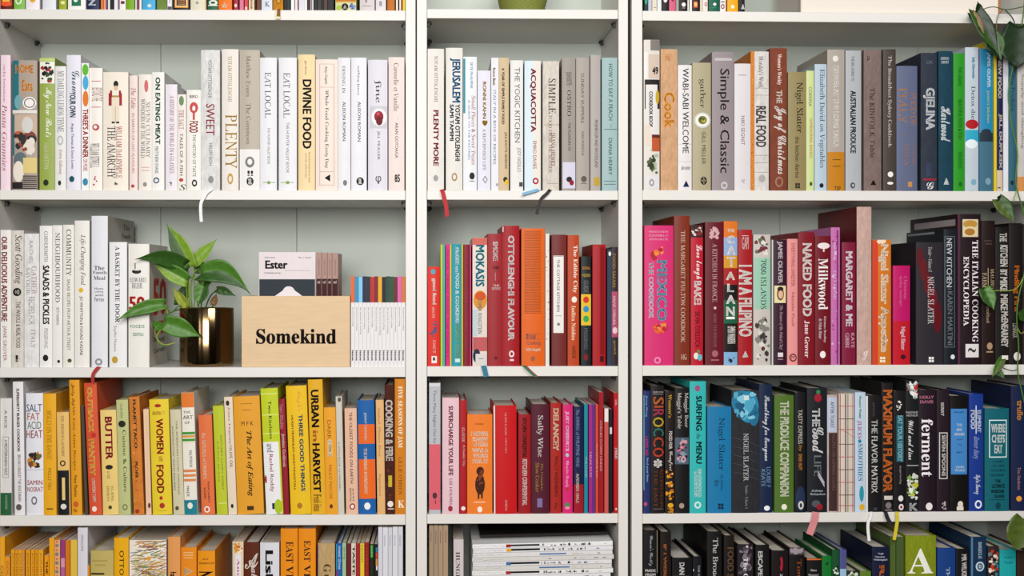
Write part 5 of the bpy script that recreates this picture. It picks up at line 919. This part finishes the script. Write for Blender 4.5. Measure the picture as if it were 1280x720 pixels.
# ------------------------------------------------------------------ leaves
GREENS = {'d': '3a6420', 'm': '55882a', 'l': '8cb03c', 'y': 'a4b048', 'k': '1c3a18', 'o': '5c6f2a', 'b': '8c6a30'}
def leaf(root, base, tip, wid, col, col2=None, sag=0.0, roll=0.0, cup=0.25, heart=0.25, rnd=False):
    """a pothos leaf: two halves about a midrib, pointed tip, rounded lobes at the base"""
    base = Vector(base); tip = Vector(tip); ax = tip - base; ln_ = ax.length; ax.normalize()
    side = Vector((ax.z, 0, -ax.x)); side = side.normalized() if side.length > 1e-4 else Vector((1, 0, 0))
    nrm = side.cross(ax).normalized()
    if nrm.y > 0: nrm = -nrm
    side = (Matrix.Rotation(roll, 3, ax) @ side); nrm = (Matrix.Rotation(roll, 3, ax) @ nrm)
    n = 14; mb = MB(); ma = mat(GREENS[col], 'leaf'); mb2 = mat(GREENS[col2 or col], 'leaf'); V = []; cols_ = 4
    for i in range(n + 1):
        t = i / n
        wv = (math.sin(math.pi * min(1, t * 0.86 + 0.14) ** 0.85) ** 0.75) * (1 - t ** 4) if t < 1 else 0
        if rnd: wv = max(0.0, 1 - (2 * t - 0.92) ** 2 / 1.17) ** 0.5 * (1 - t ** 9)
        wv = max(0.0, wv) * wid / 2
        back = heart * ln_ * 0.28 * max(0, 1 - t * 3.2) ** 1.3
        for j in range(-cols_, cols_ + 1):
            u = j / cols_
            p = base + ax * (ln_ * t) + side * (wv * u) - ax * (back * abs(u)) + nrm * (cup * abs(u) ** 1.3 * wv) 
            p = p - Vector((0, 0, 1)) * sag * ln_ * (t * t) + Vector((0, 0, 1)) * sag * ln_ * t + nrm * (0.0006 * math.sin(t * 22 - abs(u) * 5))
            V.append(p)
    f1 = []; f2 = []; q = 2 * cols_ + 1
    for i in range(n):
        for j in range(2 * cols_):
            (f1 if j < cols_ else f2).append((i * q + j, i * q + j + 1, (i + 1) * q + j + 1, (i + 1) * q + j))
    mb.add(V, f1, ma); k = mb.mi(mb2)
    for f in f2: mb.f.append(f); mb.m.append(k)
    M = root.matrix_world_inv if hasattr(root, 'matrix_world_inv') else None
    mb.v = [tuple(Vector(p) - root.location) for p in mb.v]
    o = mb.build('leaf', root, smooth=True)
    s = o.modifiers.new('solid', 'SOLIDIFY'); s.thickness = 0.0004
    return o
def stem(root, pts, r, col='m', name='stem'):
    mb = MB(); p = chaikin(pts, 2); mb.tube([q - root.location for q in p], r, mat(GREENS[col], 'leaf'), 7); return mb.build(name, root, smooth=True)

# potted pothos in a brass cylinder
dc = 0.062; pcx = L.s(258.5, dc); pl = L.w(pcx, dc, zs)
plant = empty('potted_plant', pl, 0, 'leafy green pothos in a shiny brass cylinder pot', 'plant')
rr = (L.s(292, dc) - L.s(225, dc)) / 2; hh = L.z(258, 384.5, dc) - zs
prof = [(0, 0.0), (rr - 0.003, 0.0), (rr - 0.0006, 0.0015), (rr, 0.005), (rr, hh - 0.001), (rr - 0.0006, hh), (rr - 0.0016, hh - 0.001), (rr - 0.002, hh - 0.01), (rr - 0.002, 0.01)]
o = lathe(prof, mat('a88e68', 'metal', 0.13), 160, lambda i, j: 1 + 0.0035 * math.sin(j * 2 * math.pi * 13 / 160) + 0.002 * math.sin(j * 2 * math.pi * 29 / 160 + 1)).build('pot', plant, smooth=True); o['label'] = 'polished brass cylinder pot'
lathe([(0, hh - 0.012), (rr - 0.002, hh - 0.014)], mat('2c2018', 'soil', 0.9), 40).build('soil', plant)
q = lambda cx, cy, d: L.P(140 + cx * 0.27778, 270 + cy * 0.27778, d)
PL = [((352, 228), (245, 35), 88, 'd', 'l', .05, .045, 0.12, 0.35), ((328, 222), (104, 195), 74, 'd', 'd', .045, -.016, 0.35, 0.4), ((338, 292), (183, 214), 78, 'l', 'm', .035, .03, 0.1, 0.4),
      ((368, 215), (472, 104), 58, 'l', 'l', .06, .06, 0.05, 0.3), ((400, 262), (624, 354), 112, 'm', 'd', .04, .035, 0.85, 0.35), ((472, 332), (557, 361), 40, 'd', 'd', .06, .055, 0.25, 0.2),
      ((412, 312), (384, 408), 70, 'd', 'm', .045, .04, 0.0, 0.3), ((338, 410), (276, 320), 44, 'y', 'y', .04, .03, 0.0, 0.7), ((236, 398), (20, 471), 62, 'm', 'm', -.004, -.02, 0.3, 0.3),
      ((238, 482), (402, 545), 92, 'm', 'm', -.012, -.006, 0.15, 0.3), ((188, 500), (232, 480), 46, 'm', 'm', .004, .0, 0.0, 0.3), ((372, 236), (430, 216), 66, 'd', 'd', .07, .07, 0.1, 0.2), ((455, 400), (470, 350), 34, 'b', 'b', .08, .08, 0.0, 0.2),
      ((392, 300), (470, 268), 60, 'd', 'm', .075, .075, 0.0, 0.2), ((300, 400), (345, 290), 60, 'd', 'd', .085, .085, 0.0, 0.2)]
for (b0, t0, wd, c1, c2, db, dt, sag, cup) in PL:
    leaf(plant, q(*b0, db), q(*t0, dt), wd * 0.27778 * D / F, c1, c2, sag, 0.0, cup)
for pts, col in (([(350, 415, .062), (345, 330, .06), (340, 228, .052)], 'l'), ([(360, 415, .065), (352, 320, .06), (366, 260, .055), (380, 240, .05)], 'l'), ([(388, 415, .06), (395, 340, .05), (418, 280, .042), (455, 266, .04)], 'l'),
                 ([(345, 415, .06), (310, 400, .045), (270, 360, .035), (276, 325, .032)], 'y'), ([(345, 415, .06), (335, 350, .05), (338, 292, .035)], 'l'), ([(350, 415, .06), (344, 300, .05), (328, 224, .045)], 'l'),
                 ([(370, 415, .07), (372, 300, .065), (368, 215, .06)], 'l'), ([(420, 415, .07), (440, 360, .065), (472, 332, .06)], 'd'), ([(330, 415, .055), (300, 400, .02), (265, 445, .0), (236, 400, -.004)], 'm'),
                 ([(320, 415, .05), (270, 430, .004), (240, 450, -.006), (238, 482, -.012)], 'm'), ([(240, 400, -.004), (255, 450, .0), (215, 520, .0), (195, 545, .0), (230, 585, .0), (285, 570, .003)], 'y'), ([(230, 590, .002), (205, 570, .0), (190, 505, .002)], 'm'),
                 ([(400, 415, .06), (405, 370, .05), (412, 312, .045)], 'm'), ([(450, 415, .08), (455, 400, .08)], 'd')):
    stem(plant, [q(a, b, d) for a, b, d in pts], 0.0013, col)

# vine trailing over the front of the vine bookcase; its pot stands one shelf above the picture
zt = SHELF['R', 0][0] + 0.0005; vp = RC.w(RC.s(1236, 0.08), 0.08, zt)
vine = empty('trailing_vine', vp, 0, 'trailing pothos vine hanging down the front of the vine bookcase', 'plant')
lathe([(0, 0), (0.035, 0), (0.044, 0.09), (0.046, 0.092), (0.043, 0.092), (0.04, 0.08), (0, 0.08)], mat('c8c0b4', 'ceramic', 0.3), 40).build('pot', vine, smooth=True)
V = lambda a, b, d=-0.02: RC.P(a, b, d)
stem(vine, [vp + Vector((0, 0, 0.08)), vp + Vector((0.01, -0.04, 0.12)), V(1283, -235, -.02), V(1286, -120), V(1281, 8, -.018), V(1275, 45), V(1270, 72), V(1262, 100), V(1259.5, 122), V(1264, 155), V(1273, 190), V(1269, 222), V(1271, 238), V(1279, 262), V(1286, 300), V(1281, 342), V(1272, 374), V(1270.5, 404), V(1274, 434), V(1271, 462), V(1277, 489), V(1287, 530), V(1290, 600), V(1282, 650)], 0.0013, 'm')
stem(vine, [V(1281, 8, -.018), V(1262, 12, -.02), V(1254, 12), V(1243, 8), V(1232, 10), V(1222, 15)], 0.0009, 'd')
stem(vine, [V(1254, 12), V(1246, 20), V(1245.5, 38)], 0.0009, 'b'); stem(vine, [V(1256, 12), V(1266, 22), V(1269, 32)], 0.0011, 'k')
stem(vine, [V(1271, 238), V(1268, 246), V(1267, 252)], 0.001, 'y'); stem(vine, [V(1281, 342), V(1273, 360), V(1262, 364), V(1246, 363), V(1238, 364)], 0.0009, 'y')
stem(vine, [V(1271, 462), V(1266, 464), V(1256, 461), V(1251, 458)], 0.0009, 'k'); stem(vine, [V(1272, 410), V(1276, 418), V(1281, 414)], 0.0008, 'y')
px = D / F
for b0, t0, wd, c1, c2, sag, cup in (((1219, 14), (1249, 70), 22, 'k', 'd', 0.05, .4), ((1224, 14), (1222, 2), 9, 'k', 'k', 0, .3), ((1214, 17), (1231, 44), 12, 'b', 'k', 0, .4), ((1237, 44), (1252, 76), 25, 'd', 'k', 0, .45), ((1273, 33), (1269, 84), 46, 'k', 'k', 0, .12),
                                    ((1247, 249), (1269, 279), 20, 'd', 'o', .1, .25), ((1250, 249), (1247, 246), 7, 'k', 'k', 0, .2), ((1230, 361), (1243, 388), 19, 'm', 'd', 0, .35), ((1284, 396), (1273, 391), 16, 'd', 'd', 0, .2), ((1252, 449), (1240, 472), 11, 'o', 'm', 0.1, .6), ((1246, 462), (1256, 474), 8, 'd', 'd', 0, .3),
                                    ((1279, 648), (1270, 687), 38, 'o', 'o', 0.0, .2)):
    leaf(vine, V(*b0, -.021), V(*t0, -.03), wd * px, c1, c2, sag, 0.0, cup, 0.35, cup <= 0.2)
